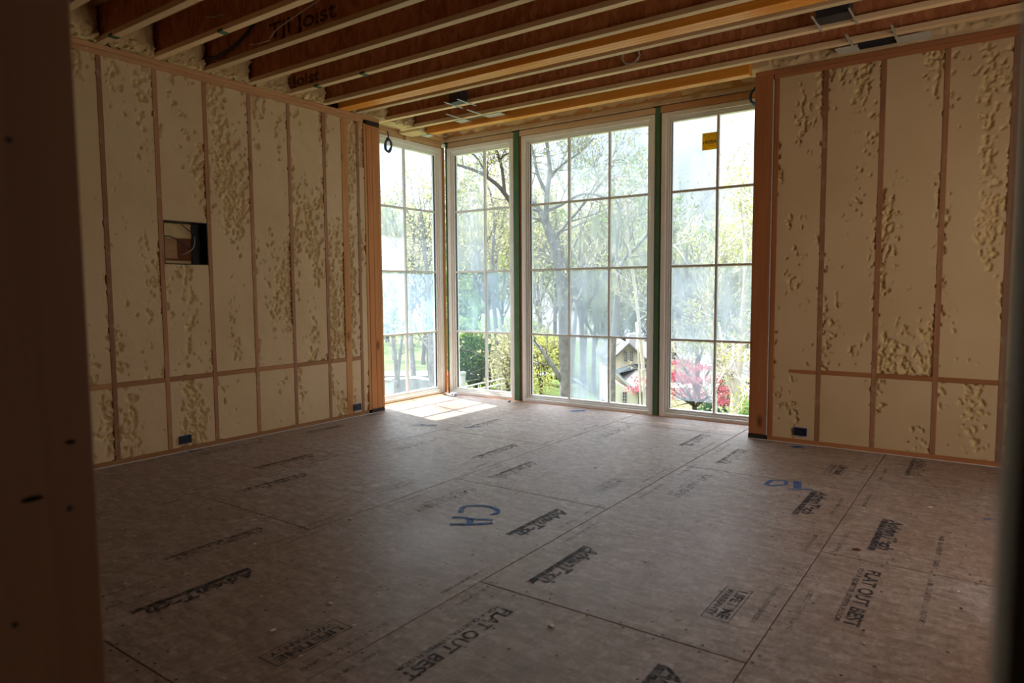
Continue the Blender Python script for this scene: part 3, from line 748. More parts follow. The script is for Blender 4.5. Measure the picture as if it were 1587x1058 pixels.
window('window_2', -0.235, 0.772, 0.0, 3.045, [0.313], HB, 'back', [[.36, 0], [.48, 0.05], [1.38, 1.44], [0, 0]])
window('window_3', 0.885, 2.515, 0.0, 3.045, [1.488, 1.984], HB, 'back', [[.30, .42, .38], [.30, .34, .46], [.34, .50, .36], [0, .68, 0]])
window('window_4', 2.588, 3.70, 0.0, 3.045, [3.143], HB, 'back', [[.30, .0], [.42, .18], [.60, .54], [.40, 0]])

def gpost(label, x0, x1, y0, y1, z0=0.001, z1=HT+.02, red=0):
    t = thing('steel_post', label, 'post', ((x0+x1)/2, (y0+y1)/2, 0), 'green posts between the windows')
    t_ = 0.006
    obj('shaft', box(x0, y0, z0, x1, y1, z1, bev=.003), M['green'], t)
    if red: obj('primer_foot', box(x0-.001, y0-.001, z0, x1+.001, y1+.001, z0+red), M['bplate_x'], t)['label'] = 'bare red-brown foot of the post'
    obj('head_plate', box(x0-.02, y0-.004, z1-.012, x1+.02, y1, z1), M['bracket'], t)
gpost('green post between the two-pane corner window and the wide window', 0.780, 0.850, YB-.004, YB+.10)
gpost('dark green post between the wide window and the stickered window', 2.524, 2.572, YB-.004, YB+.10)
gpost('slim green post in the corner where the two window walls meet', -0.262, -0.240, YB-.004, YB+.04, red=.28)
# bare wood strip beside them
sb = thing('wood_strip', 'narrow orange wood strip in the corner beside the slim green post', 'trim board', (XB-.02, -0.285, 0))
obj('strip', box(XB-.03, -0.302, 0.001, XB+.012, -0.268, 3.06), M['stud_warm'], sb)
for x0, x1 in ((0.852, 0.883), (2.574, 2.586)):
    t = thing('wood_strip', 'thin brown wood strip right of the %s post' % ('green' if x0 < 1 else 'dark green'), 'trim board', ((x0+x1)/2, YB+.05, 0))
    obj('strip', box(x0, YB+.012, 0.001, x1, YB+.10, 3.06), M['bplate_x'], t)

# header pieces over the bay windows, and the plates above them
wb = struct_empty('wall_back', (1.7, YB, 0))
obj('header_block', box(-0.225, YB+.006, 3.050, 0.776, YB+.13, 3.112, bev=.003), M['pale_x'], wb)
obj('header_block', box(0.86, YB-.004, 3.052, 2.52, YB+.13, 3.112, bev=.003), M['pale_x'], wb)
obj('header_block', box(2.578, YB-.010, 3.050, 3.72, YB+.13, 3.112, bev=.003), M['plate_x'], wb)
obj('top_plate', box(-0.30, YB-.028, HT+.020, 3.72, YB+.13, HT+.068, bev=.006), M['pale_x'], wb)
obj('sill_board', box(-0.24, YB-.03, -0.003, 3.72, YB+.13, 0.0015), M['bplate_x'], wb)
obj('rim_board', box(-0.30, YB+.0, HT+.069, 3.72, YB+.13, HT+.30), M['plate_x'], wb)
foam_strip(wb, -0.24, 3.66, YB-.004, HT+.072, HT+.30, 31)
foam_lump(wb, -0.24, -0.90, HT+.22, 3.66, YB+.0, HT+.26, 33, (0, 0, -1), 0.02, 0.05, step=0.035, freq=12)
wbl = struct_empty('wall_bay_left', (XB, -0.9, 0))
obj('header_block', box(XB-.13, -1.615, 3.052, XB-.004, -0.30, 3.092, bev=.003), M['pale_y'], wbl)
obj('top_plate', box(XB-.13, -1.615, 3.094, XB+.015, -0.30, 3.130, bev=.003), M['pale_y'], wbl)
obj('top_plate', box(XB-.13, -1.615, 3.131, XB+.045, -0.30, 3.169, bev=.003), M['pale_y'], wbl)
obj('rim_board', box(XB-.13, -1.615, 3.17, XB-.03, -0.14, HT+.36), M['pale_y'], wbl)
obj('sill_board', box(XB-.13, -1.615, -0.003, XB+.04, -0.31, 0.010), M['bplate_y'], wbl)
obj('sill_board', box(XB+.045, -1.615, -0.003, XB+.075, -0.31, 0.006), M['pale_y'], wbl)
foam_lump(wbl, XB-.03, -1.60, 3.172, XB+.03, -0.30, HT+.30, 51, (1, 0, 0), 0.03, 0.08, step=0.014, freq=26)
foam_lump(wbl, XB-.03, -1.60, 3.170, XB+.20, -1.0, HT+.15, 52, (1, 0, 0), 0.04, 0.10, step=0.014, freq=24)
foam_lump(wbl, XB+.04, -1.09, 3.08, 0.03, -0.88, HT+.25, 57, (1, 0, 0), 0.05, 0.06, step=0.012, freq=24)
t = thing('foam_blob', 'small pale foam drip on the header over the left bay window', 'foam', (XB+.01, -0.92, 3.03))
foam_lump(t, XB-.01, -0.955, 3.04, XB+.02, -0.905, 3.10, 3, (1, 0, 0), 0.01, 0.01, name='blob', step=0.01)

# outside: eaves over both window walls keep the high sun off
struct('trim_1', boxes([(-1.30, -7.0, 3.44, -0.40, 0.62, 3.52), (-1.06, -7.0, 3.30, -1.02, 0.62, 3.50)]), M['white'])
struct('trim_2', boxes([(-0.40, 0.0, 3.44, 8.0, 0.80, 3.52), (-1.02, 0.58, 3.30, 8.0, 0.62, 3.50)]), M['white'])

# ---------------------------------------------------------------- ceiling
struct('ceiling', box(-0.30, -9.5, HT+0.305, 8.0, -0.10, HT+0.33), M['deck'])
def i_joist(y, x0, x1, label):
    t = thing('ceiling_joist', label, 'joist', (x0, y, HT), 'I-joists across the ceiling')
    obj('bottom_flange', box(x0, y-.029, HT+.0005, x1, y+.029, HT+.0375, bev=.002), M['flange'], t)
    obj('web', box(x0, y-.0048, HT+.0376, x1, y+.0048, HT+.2665), M['web'], t)
    obj('top_flange', box(x0, y-.029, HT+.2666, x1, y+.029, HT+.3045), M['flange'], t)
    return t
ords = ['first', 'second', 'third', 'fourth', 'fifth', 'sixth', 'seventh', 'eighth', 'ninth', 'tenth']
vis = [-4.778, -4.3714, -3.965, -3.5586, -3.1522, -2.7458, -2.3394, -1.933, -1.5266, -1.1202]
lab = ['dark joist cutting the top left corner of the view', 'joist landing on the left wall plate nearest the doorway jamb', 'joist above the left part of the media recess', 'joist carrying the black cable and JOIST lettering, with loose wire',
       'joist between the two lettered joists over the left wall', 'joist with JOIST lettering close to the foamed left wall', 'joist just on the doorway side of the slender orange beam',
       'joist just on the window side of the slender orange beam', 'joist with the pale wire coil, between the metal frames', 'last joist before the thick orange beam over the windows']
joists = {}
for i, y in enumerate(vis):
    joists[i] = i_joist(y, -0.005 if y < -1.7 else -0.18, 7.0, lab[i])
b1 = thing('ceiling_beam', 'slender orange laminated beam set between two I-joists', 'beam', (0, -2.104, HT))
for k in range(3): obj('ply', box(0, -2.172+.0455*k, HT-.001, 7.0, -2.127+.0455*k, HT+.300, bev=.002), M['lvl'], b1)
b2 = thing('ceiling_beam', 'thick orange laminated beam crossing in front of the window bay', 'beam', (0.10, -0.95, HT-.05))
for k in range(2): obj('ply', box(0.10, -0.996+.046*k, HT-.050, 3.655, -0.951+.046*k, HT+.300, bev=.002), M['lvl'], b2)
o = obj('hanger', boxes([(0.02, -0.99, HT-.060, 0.13, -0.90, HT-.052)]), M['rail_metal'], b2); o['label'] = 'grey metal hanger plate under the beam end'
# lettering on the webs
def web_text(par, body, x, y, z, size, width):
    bm = bmesh.new(); merge(bm, text_bm(body, size, width, bold=0.003), Matrix.Translation((x, y-.0058, z)) @ Matrix.Rotation(PI/2, 4, 'X'))
    o = obj('printed_lettering', bm, M['ink'], par)
def wp(px, py, ax, val):
    d = fwd + rt*((px-W/2)/F) - up*((py-H/2)/F); t = (val-CAM[ax])/d[ax]; return CAM + d*t
p0, p1 = wp(418, 48, 1, -3.5586), wp(522, 14, 1, -3.5586)
web_text(joists[3], 'TJI Joist', p0.x, -3.5586, HT+.075, 0.16, p1.x-p0.x)
p0, p1 = wp(452, 120, 1, -2.7458), wp(496, 110, 1, -2.7458)
web_text(joists[5], 'Joist', p0.x, -2.7458, HT+.06, 0.14, p1.x-p0.x)
# green paint dabs under flanges
for i, px, py in ((5, 563, 115), (1, 185, 60), (2, 350, 52), (5, 490, 134)):
    p = wp(px, py, 2, HT); yj = vis[i]
    o = obj('paint_dab', box(p.x-.03, yj-.0292, HT-.0008, p.x+.03, yj+.0292, HT+.02), M['green'], joists[i]); o['label'] = 'green paint dab'
# cables under the ceiling
def wire(name, label, pts, r, m_, cat='cable'):
    o = obj(name, tube(smooth_path(pts), r, 6), M[m_], smooth=True, origin=pts[0]); tag(o, label, cat)
wire('black_cable', 'thick black cable sagging along the joist over the left wall', [(0.03, -3.60, 3.19), (0.25, -3.60, 3.17), (0.5, -3.60, 3.21), (0.72, -3.60, 3.30), (0.8, -3.60, 3.38)], 0.013, 'cable_black')
wire('loose_wire', 'thin brown wire looping over the lettered joist near the ceiling', [(0.95, -3.62, 3.15), (1.05, -3.62, 3.20), (1.3, -3.62, 3.25), (1.7, -3.62, 3.32)], 0.004, 'cable_white')
wire('loose_wire', 'short pale wire hanging above the joist edge, left of the brown wire', [(0.72, -3.63, 3.155), (0.82, -3.64, 3.135), (0.95, -3.62, 3.14)], 0.003, 'cable_white')
wire('loose_wire', 'pale wire end beside the second joist at the top left', [(0.75, -3.99, 3.24), (0.85, -3.99, 3.215), (0.97, -3.985, 3.21)], 0.003, 'cable_white')
wire('loose_wire', 'short pale wire end under the joist between the lettered joists', [(1.05, -3.17, 3.14), (1.15, -3.18, 3.125), (1.28, -3.17, 3.135)], 0.003, 'cable_white')

# metal mounting frames between the joists
def mount(label, x, y, w, d, dark=False):
    t = thing('mounting_frame', label, 'metal bracket', (x, y, HT-.004), 'metal fixture frames between the joists')
    z = HT-.003
    pw = w*0.36
    obj('flange_plate', box(x-w/2, y-d/2, z-.003, x-w/2+pw*0.7, y+d/2, z), M['plate_metal'], t)
    obj('flange_plate', box(x+w/2-pw, y-d/2, z-.003, x+w/2, y+d/2, z), M['plate_metal'], t)
    obj('slot_wall', boxes([(x-w/2+pw*.7, y-d*.30, z-.003, x+w/2-pw, y-d*.27, z+.05), (x-w/2+pw*.7, y+d*.27, z-.003, x+w/2-pw, y+d*.30, z+.05), (x-w/2+pw*.7-.004, y-d*.3, z-.003, x-w/2+pw*.7, y+d*.3, z+.05), (x+w/2-pw, y-d*.3, z-.003, x+w/2-pw+.004, y+d*.3, z+.05)]), M['dark_metal'] if dark else M['rail_metal'], t)
    for xx in (x-w/2+pw*.55, x+w/2-pw*.95):
        obj('hanger_rail', box(xx-.008, y-.36, z-.002, xx+.008, y-d/2+.0, z+.006), M['rail_metal'], t)
    return t
def slot(label, x, y, w, d):
    t = thing('duct_boot', label, 'vent box', (x, y, HT), 'dark duct boots between the joists')
    obj('boot', boxes([(x-w/2, y-d/2, HT-.003, x+w/2, y+d/2, HT+.11)]), M['dark_metal'], t)
    for s in (-1, 1): obj('rail', box(x+s*w/2-.006+(.012*s), y-d/2-.06, HT-.006, x+s*w/2+.006+(.012*s), y+d/2+.12, HT-.0005), M['rail_metal'], t)
mount('pale metal fixture frame by the thick orange beam, left part of the ceiling', 0.90, -1.02, 0.60, 0.17)
mount('grey metal fixture frame above the red-brown post, right part of the ceiling', 4.62, -0.99, 0.62, 0.16, dark=True)
slot('small dark vent box beside the pale frame over the bay', 1.08, -1.62, 0.14, 0.10)
slot('dark vent box above the right wall near the grey frame', 4.42, -1.70, 0.20, 0.15)

# coils
def coil(name, label, c, r, m_, turns=4, ax='x', hang=0.12, tr=0.006, sq=1.25):
    t = thing(name, label, 'cable coil', c)
    pts = []
    for k in range(turns*20+1):
        a = 2*PI*k/20; rr = r*(1+0.05*math.sin(k*1.7)+0.04*(k//20))
        off = 0.010*math.sin(k*0.37)+0.004*(k//20)
        p = Vector((off, rr*math.cos(a), rr*sq*math.sin(a))) if ax == 'x' else Vector((rr*math.cos(a), off, rr*sq*math.sin(a)))
        pts.append(Vector(c)+p)
    obj('loop', tube(pts, tr, 6), M[m_], t, smooth=True)
    if hang: obj('tail', tube(smooth_path([Vector(c)+Vector((0, 0, r*sq)), Vector(c)+Vector((.008, .004, r*sq+hang*.5)), Vector(c)+Vector((-.004, 0, r*sq+hang))]), tr, 6), M[m_], t, smooth=True)
    obj('tie', tube([Vector(c)+Vector((0, 0, r*sq-.012)), Vector(c)+Vector((0, 0, r*sq+.018))], tr*2.2, 8), M['box_dark'], t)
coil('cable_coil', 'blue cable coil hanging over the left bay window', (-0.15, -1.355, 2.895), 0.042, 'coil', hang=.09, ax='y', tr=.009, sq=1.5)
coil('cable_coil', 'blue cable coil half hidden behind the red-brown post', (3.598, YR+.25, 2.975), 0.05, 'coil', ax='y', hang=.06, tr=.009)
coil('wire_coil', 'pale wire coil lying against a joist web', (2.86, -1.555, 3.205), 0.07, 'cable_white', turns=3, ax='y', hang=0, tr=.004, sq=.95)

# sticker on window 4, seen from its back
st = thing('window_sticker', 'yellow sticker with mirrored dark lettering on the right window', 'sticker', (3.06, YB+.056, 2.64))
sx0, sx1, sz0, sz1 = 2.985, 3.142, 2.640, 2.803
obj('sheet', box(sx0, YB+.0560, sz0, sx1, YB+.0568, sz1), M['sticker'], st)
bm = bmesh.new()
for r0, r1 in ((.018, .026), (.040, .049), (.062, .070)):
    cx_, cz_ = sx1-.055, (sz0+sz1)/2+.02
    for k in range(28):
        a0, a1 = 2*PI*k/28, 2*PI*(k+1)/28
        q = [(cx_+r*math.cos(a), cz_+r*math.sin(a)) for r, a in ((r0, a0), (r1, a0), (r1, a1), (r0, a1))]
        if all(sx0 < x < sx1 and sz0 < z < sz1 for x, z in q): bm.faces.new([bm.verts.new((x, YB+.0556, z)) for x, z in q])
obj('ring_print', bm, M['sticker_pale'], st)
bm = bmesh.new()
merge(bm, text_bm('MARVIN', 0.045, 0.165, bold=.001), Matrix.Translation((sx0+.172, YB+.0552, 2.70)) @ Matrix.Diagonal((-1, 1, 1, 1)) @ Matrix.Rotation(PI/2, 4, 'X'))
kill = [f for f in bm.faces if any(v.co.x > sx1 for v in f.verts)]; bmesh.ops.delete(bm, geom=kill, context='FACES')
obj('lettering', bm, M['sticker_ink'], st)
bm = bmesh.new(); bmesh.ops.create_circle(bm, cap_ends=True, segments=12, radius=.006, matrix=Matrix.Translation((sx0+.022, YB+.0555, sz1-.022)) @ Matrix.Rotation(PI/2, 4, 'X'))
obj('dot', bm, M['sticker_ink'], st)

# scraps at the bay corner
def scrap(name, label, c, s, m_, seed):
    bm = bmesh.new(); n = 7; V = []
    for j in range(n):
        for i in range(n):
            u, v = i/(n-1)-.5, j/(n-1)-.5
            V.append(bm.verts.new((c[0]+u*s[0], c[1]+v*s[1], c[2]+abs(noise.noise(Vector((u*3, v*3, seed))))*s[2]+.002)))
    fs = [bm.faces.new((V[j*n+i], V[j*n+i+1], V[(j+1)*n+i+1], V[(j+1)*n+i])) for j in range(n-1) for i in range(n-1)]
    ex = bmesh.ops.extrude_face_region(bm, geom=fs); bmesh.ops.translate(bm, vec=(0, 0, .002), verts=[g for g in ex['geom'] if isinstance(g, bmesh.types.BMVert)])
    tag(obj(name, bm, M[m_], origin=c), label, 'scrap')
scrap('paper_scrap', 'crumpled white paper scrap on the floor at the bay corner', (-0.09, -0.40, 0.001), (.13, .09, .07), 'paper', 2)
scrap('foam_scrap', 'pale yellow foam scrap on the floor beside the white paper', (-0.185, -0.375, 0.001), (.10, .07, .05), 'foam', 5)
scrap('wood_chip', 'small dark chip on the floor by the green post', (0.80, -0.42, 0.0), (.035, .02, .02), 'nail', 9)
scrap('rusty_scrap', 'tiny rusty scrap beside the floor joint at lower right', (4.86, -3.12, 0.0), (.035, .02, .01), 'sheath', 11)

# ---------------------------------------------------------------- doorway the camera looks through, and unseen walls
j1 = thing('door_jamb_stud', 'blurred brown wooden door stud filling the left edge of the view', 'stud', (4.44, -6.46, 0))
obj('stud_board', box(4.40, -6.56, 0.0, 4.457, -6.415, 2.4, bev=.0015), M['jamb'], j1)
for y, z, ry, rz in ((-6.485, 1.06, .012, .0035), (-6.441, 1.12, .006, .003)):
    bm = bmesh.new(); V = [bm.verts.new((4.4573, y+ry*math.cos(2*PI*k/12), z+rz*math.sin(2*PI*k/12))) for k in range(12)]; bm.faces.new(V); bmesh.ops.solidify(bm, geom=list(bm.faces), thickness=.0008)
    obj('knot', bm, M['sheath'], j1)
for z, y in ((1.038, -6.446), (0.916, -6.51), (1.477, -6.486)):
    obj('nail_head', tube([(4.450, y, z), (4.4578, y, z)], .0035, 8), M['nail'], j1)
j2 = thing('door_jamb_board', 'blurred grey-green board edge along the right edge of the view', 'board', (5.40, -6.46, 0))
bm = bmesh.new(); q = [(5.3842, -6.415), (5.3960, -6.415), (5.3990, -6.512), (5.3872, -6.512)]      # slightly out of square
lo = [bm.verts.new((x, y, 0)) for x, y in q]; hi = [bm.verts.new((x, y, 2.4)) for x, y in q]
bm.faces.new(lo[::-1]); bm.faces.new(hi)
for i in range(4): bm.faces.new((lo[i], lo[(i+1) % 4], hi[(i+1) % 4], hi[i]))
obj('board_edge', bm, M['grey_trim'], j2)
obj('backing_stud', box(5.3995, -6.512, 0.0, 5.44, -6.415, 2.4), M['hall'], j2)
struct('wall_front', boxes([(-0.3, -6.508, 0, 4.40, -6.416, HT), (5.44, -6.508, 0, 7.0, -6.416, HT), (4.40, -6.508, 2.42, 5.44, -6.416, HT)]), M['hall'])
struct('wall_side', boxes([(6.9, -9.5, 0, 7.0, -4.0, HT+.3), (6.9, -2.2, 0, 7.0, -0.68, HT+.3), (6.9, -4.0, 0, 7.0, -2.2, 0.5), (6.9, -4.0, 2.4, 7.0, -2.2, HT+.3)]), M['hall'])  # opening in this unseen wall is added to let fill light in
struct('wall_hall', boxes([(-0.3, -9.6, 0, 7.0, -9.5, HT+.3), (-0.3, -9.5, 0, -0.2, -6.51, HT+.3)]), M['hall'])

# ================================================================ outdoors
def ground_z(x, y):
    v = Vector((x, y, 0))-CAM; d = v.x*math.sin(YAW)+v.y*math.cos(YAW); u = v.x*math.cos(YAW)-v.y*math.sin(YAW)
    s = min(1, max(0, (u-2.5)/7)); s = s*s*(3-2*s)
    dd = max(d, 6)
    z = -2.1 - 0.045*dd - 4.0*s*min(1, max(0, (dd-8)/25))
    if d > 70: z += (d-70)*0.10
    return z + 0.12*noise.noise(Vector((x*.15, y*.15, 0)))
def at(px, d):       # point on the ground at depth d seen in picture column px
    u = (px-W/2)/F*d
    x = CAM.x + math.sin(YAW)*d + math.cos(YAW)*u; y = CAM.y + math.cos(YAW)*d - math.sin(YAW)*u
    return Vector((x, y, ground_z(x, y)))
def at3(px, py, d):  # point at depth d (true 3-D position out in the garden)
    return CAM + (fwd + rt*((px-W/2)/F) - up*((py-H/2)/F))*d
bm = bmesh.new(); V = {}
us = [-40+i*2.0 for i in range(41)]; ds = [7+i*2.0 for i in range(52)]
for i, u in enumerate(us):
    for j, d in enumerate(ds):
        uu = u*(0.3+d/60)
        x = CAM.x + math.sin(YAW)*d + math.cos(YAW)*uu; y = CAM.y + math.cos(YAW)*d - math.sin(YAW)*uu
        V[i, j] = bm.verts.new((x, y, ground_z(x, y)))
for i in range(len(us)-1):
    for j in range(len(ds)-1): bm.faces.new((V[i, j], V[i+1, j], V[i+1, j+1], V[i, j+1]))
g_ = struct('ground', bm, M['grass'])
for p in g_.data.polygons: p.use_smooth = True
bm = bmesh.new(); prev = None
for k in range(30):
    px = 480+k*16
    a = at(px, 40+0.002*(px-600)); b = at(px, 45+0.004*(px-600))
    cur = (bm.verts.new(a+Vector((0, 0, .12))), bm.verts.new(b+Vector((0, 0, .12))))
    if prev: bm.faces.new((prev[0], cur[0], cur[1], prev[1]))
    prev = cur
struct('road', bm, M['road'])

def grow(bm, leaves, p, dirv, length, r, depth, rng, droop=0.0, leafdepth=2, spread=0.6, nleaf=10, minr=0.006):
    """one branch with its side branches; leaves collects twig points"""
    n = 4 if depth > 1 else 3
    pts = [p.copy()]; rad = [r]; d = dirv.normalized()
    for k in range(n):
        d = (d + Vector((rng.uniform(-1, 1), rng.uniform(-1, 1), rng.uniform(-.6, 1)-droop))*0.16).normalized()
        pts.append(pts[-1] + d*length/n); rad.append(max(minr, r*(1-0.55*(k+1)/n)))
    tube_into(bm, pts, rad, 5 if r > .03 else 3)
    if depth <= leafdepth:
        for k in range(nleaf): leaves.append(pts[rng.randint(1, n)] + Vector((rng.gauss(0, 1), rng.gauss(0, 1), rng.gauss(0, 1)))*length*0.16)
    if depth == 0: return
    for k in range(rng.randint(2, 3) + (1 if depth > 2 else 0)):
        i = rng.randint(1, n) if depth < 4 else rng.randint(2, n)
        a = rng.uniform(0, 2*PI); o1 = d.orthogonal().normalized(); o2 = d.cross(o1)
        nd = (d*(1-spread*.5) + (o1*math.cos(a)+o2*math.sin(a))*spread + Vector((0, 0, .15))).normalized()
        grow(bm, leaves, pts[i], nd, length*rng.uniform(.55, .8), rad[i]*.62, depth-1, rng, droop, leafdepth, spread, nleaf, minr)
    if depth > 0:
        grow(bm, leaves, pts[-1], d, length*.75, rad[-1], depth-1, rng, droop, leafdepth, spread, nleaf, minr)
def leaf_bm(leaves, size, rng):
    bm = bmesh.new()
    for p in leaves:
        a = Vector((rng.gauss(0, 1), rng.gauss(0, 1), rng.gauss(0, 1))).normalized(); b = a.orthogonal().normalized()
        s = size*rng.uniform(.6, 1.3)
        bm.faces.new([bm.verts.new(q) for q in (p-a*s, p-b*s*.55, p+a*s, p+b*s*.55)])
    return bm
def tree_thing(name, label, cat, base, group, wood_bm, leaf_b, bark, leaf):
    t = thing(name, label, cat, base, group)
    obj('trunk', wood_bm, M[bark], t, smooth=True)
    if leaf_b is not None: obj('foliage', leaf_b, M[leaf], t)
    return t

# background woodland: a few grown trees, copied
protos = []
def make_proto(seed, h, r, depth, leaf, nl, ls, spread, trunk_frac=.35, leafdepth=2):
    rng = random.Random(seed); bm = bmesh.new(); lv = []
    base = Vector((0, 0, 0)); top = Vector((rng.uniform(-.3, .3), rng.uniform(-.3, .3), h*trunk_frac))
    tube_into(bm, [base-Vector((0, 0, .4)), base+Vector((0, 0, .5)), top*.5, top], [r*1.35, r*1.1, r, r*.85], 7)
    for k in range(4):
        a = 2*PI*k/4+rng.uniform(-.5, .5)
        grow(bm, lv, top - Vector((0, 0, rng.uniform(0, h*.1))), Vector((math.cos(a)*.6, math.sin(a)*.6, 1)), h*.24, r*.55, depth, rng, 0, leafdepth, spread, nl)
    grow(bm, lv, top, Vector((0, 0, 1)), h*.28, r*.7, depth, rng, 0, leafdepth, spread, nl)
    me_w = bpy.data.meshes.new('trunk'); bm.to_mesh(me_w); bm.free()
    lb = leaf_bm(lv, ls, rng); me_l = bpy.data.meshes.new('foliage'); lb.to_mesh(me_l); lb.free()
    me_w.materials.append(M['bark'] if seed % 2 else M['bark_dark']); me_l.materials.append(M[leaf])
    for p in me_w.polygons: p.use_smooth = True
    return me_w, me_l
KINDS = {
 'yellow': ('tree', make_proto(21, 13, .17, 3, 'leaf_yellow', 16, .085, .62)),
 'green': ('tree', make_proto(22, 12, .16, 3, 'leaf_green', 20, .095, .60)),
 'pale': ('tree', make_proto(23, 14, .17, 3, 'leaf_pale', 9, .075, .55)),
 'bare': ('tree', make_proto(24, 14, .18, 4, 'leaf_pale', 1, .07, .55)),
 'bush': ('shrub', make_proto(25, 4.5, .08, 3, 'leaf_green', 14, .08, .8, .12)),
 'gold': ('shrub', make_proto(26, 5.0, .08, 3, 'leaf_pale', 14, .085, .8, .12)),
}
wtxt = {590: 'left bay window', 700: 'narrow back window', 820: 'wide window', 1010: 'right window'}
def where(px):
    return ('the left bay window' if px < 688 else 'the narrow back window' if px < 800 else 'the left third of the wide window' if px < 882 else 'the middle of the wide window' if px < 945 else 'the right third of the wide window' if px < 1015 else 'the left half of the right window' if px < 1110 else 'the right half of the right window')
desc = {'yellow': 'yellow-green spring tree', 'green': 'fresh green tree', 'pale': 'thin pale-leaved tree', 'bare': 'nearly bare branching tree', 'bush': 'round green shrub', 'gold': 'tan-leaved shrub'}
def plant(kind, px, d, s, rot):
    cat, (mw, ml) = KINDS[kind]
    b = at(px, d)
    dist = 'in the garden' if d < 38 else 'by the road' if d < 56 else 'far back'
    t = thing('garden_shrub' if cat == 'shrub' else 'woodland_tree', '%s %s through %s' % (desc[kind], dist, where(px)), cat, b, 'trees and shrubs seen through the windows')
    t.rotation_euler = (0, 0, rot); t.scale = (s, s, s)
    for nm, me in (('trunk', mw), ('foliage', ml)):
        o = bpy.data.objects.new(nm, me); C.objects.link(o); o.parent = t
for a in [('yellow', 610, 60, 1.0, 0), ('green', 655, 52, .95, 1), ('pale', 640, 34, .8, 2.2), ('bare', 668, 30, .75, 3), ('yellow', 560, 48, 1.0, .7),
          ('green', 735, 58, 1.05, 2), ('yellow', 775, 50, 1.0, 3.5), ('pale', 760, 38, .9, 4), ('bush', 722, 40, 1.1, .4), ('green', 712, 46, .6, 5),
          ('gold', 786, 32, .8, 1), ('bush', 757, 34, .62, 2), ('yellow', 840, 56, 1.0, 1.4), ('pale', 885, 40, .95, .3), ('green', 920, 55, 1.1, 2.6),
          ('yellow', 955, 64, 1.15, .9), ('bare', 905, 46, 1.0, 1.9), ('green', 985, 60, 1.15, 4.4), ('gold', 845, 36, .8, 2.2), ('bush', 835, 44, .8, 3), ('yellow', 1040, 62, 1.2, 5.1),
          ('pale', 1075, 66, 1.2, 1.1), ('green', 1110, 62, 1.15, 2.9), ('bare', 1085, 38, .95, 3.6), ('pale', 1150, 42, 1.0, .5), ('yellow', 1165, 66, 1.15, 1.7), ('bare', 1010, 58, 1.1, 5.5),
          ('green', 1190, 54, 1.1, 3.9), ('pale', 955, 50, 1.0, 2.4), ('bush', 1158, 26, .5, 1), ('bush', 1125, 30, .5, 2), ('bare', 730, 66, 1.1, 4.9), ('yellow', 690, 72, 1.2, 2.1),
          ('green', 600, 80, 1.35, .3), ('yellow', 800, 76, 1.4, 1.6), ('green', 860, 74, 1.4, 2.7), ('yellow', 905, 80, 1.5, 3.8), ('green', 940, 72, 1.4, .5), ('yellow', 1000, 76, 1.5, 4.7), ('green', 1060, 74, 1.45, 1.9), ('yellow', 1130, 78, 1.5, 3.3)]:
    plant(*a)
_by = {}
for o in C.objects:
    if o.get('group') == 'trees and shrubs seen through the windows': _by.setdefault(o['label'], []).append(o)
for lb, os_ in _by.items():          # look-alikes in one window: say which by its side
    if len(os_) < 2: continue
    def _lat(o):
        v = o.location-CAM; return (v.x*math.cos(YAW)-v.y*math.sin(YAW))/(v.x*math.sin(YAW)+v.y*math.cos(YAW))
    os_.sort(key=_lat)
    words = {2: ['left one', 'right one'], 3: ['left one', 'middle one', 'right one']}[len(os_)]
    for o, w_ in zip(os_, words): o['label'] = lb + ', ' + w_

# individual foreground trees, trunk lines laid out in depth
def path_tree(label, name, d, paths, bark, leaf, seed, leafn=1, twig=3, twl=1.6, group=None, base_px=None, jit=0.5, spread=.6, ls=.05, leafdepth=1, side=1.0):
    rng = random.Random(seed); bm = bmesh.new(); lv = []
    px, py, _ = paths[0][0]
    for k, P in enumerate(paths):
        off = [0 if (k == 0) else jit*(i/(len(P)-1))*rng.uniform(-1, 1) for i in range(len(P))]
        pts = [at3(a, b, d+o) for (a, b, _), o in zip(P, off)]
        sp = smooth_path(pts, 4); rr = []
        rs = [w*d/F/2 for _, _, w in P]
        for i in range(len(P)-1):
            for q in range(4): rr.append(rs[i]+(rs[i+1]-rs[i])*q/4)
        rr.append(rs[-1])
        tube_into(bm, sp, rr, 8)
        m_ = len(sp)
        for i in range(m_//(3 if k else 2), m_, 2 if k else 3):
            if rng.random() < side:
                t = (sp[min(i+1, m_-1)]-sp[i-1]).normalized(); o1 = t.orthogonal().normalized(); a = rng.uniform(0, 2*PI)
                nd = (t*.5+(o1*math.cos(a)+t.cross(o1)*math.sin(a))*.9+Vector((0, 0, .25))).normalized()
                grow(bm, lv, sp[i], nd, twl*rng.uniform(.5, 1), max(.012, rr[i]*.45), twig, rng, 0, leafdepth, spread, leafn, .005)
    b = at3(*paths[0][0][:2], d)
    return tree_thing(name, label, 'tree', b, group, bm, leaf_bm(lv, ls, rng) if lv and leafn else None, bark, leaf)
path_tree('big grey tree with forked bare crown behind the left third of the wide window', 'bare_tree', 17, [
    [(876, 760, 24), (877, 600, 20), (874, 520, 17), (872, 460, 16), (863, 400, 15), (850, 355, 14), (838, 328, 12)],
    [(846, 345, 9), (848, 300, 8), (852, 262, 7), (848, 222, 5), (852, 185, 4)],
    [(838, 328, 8), (826, 312, 7), (812, 300, 5), (800, 286, 4)],
    [(848, 300, 6), (834, 272, 5), (826, 235, 4), (818, 205, 3)],
    [(851, 278, 5), (872, 254, 4), (896, 238, 3), (920, 214, 3)],
    [(840, 330, 6), (868, 318, 5), (905, 300, 4), (940, 306, 3)],
    [(870, 590, 8), (856, 566, 7), (838, 540, 6), (826, 528, 5)]], 'bark', 'leaf_pale', 5, leafn=1, twl=1.3, side=.9)
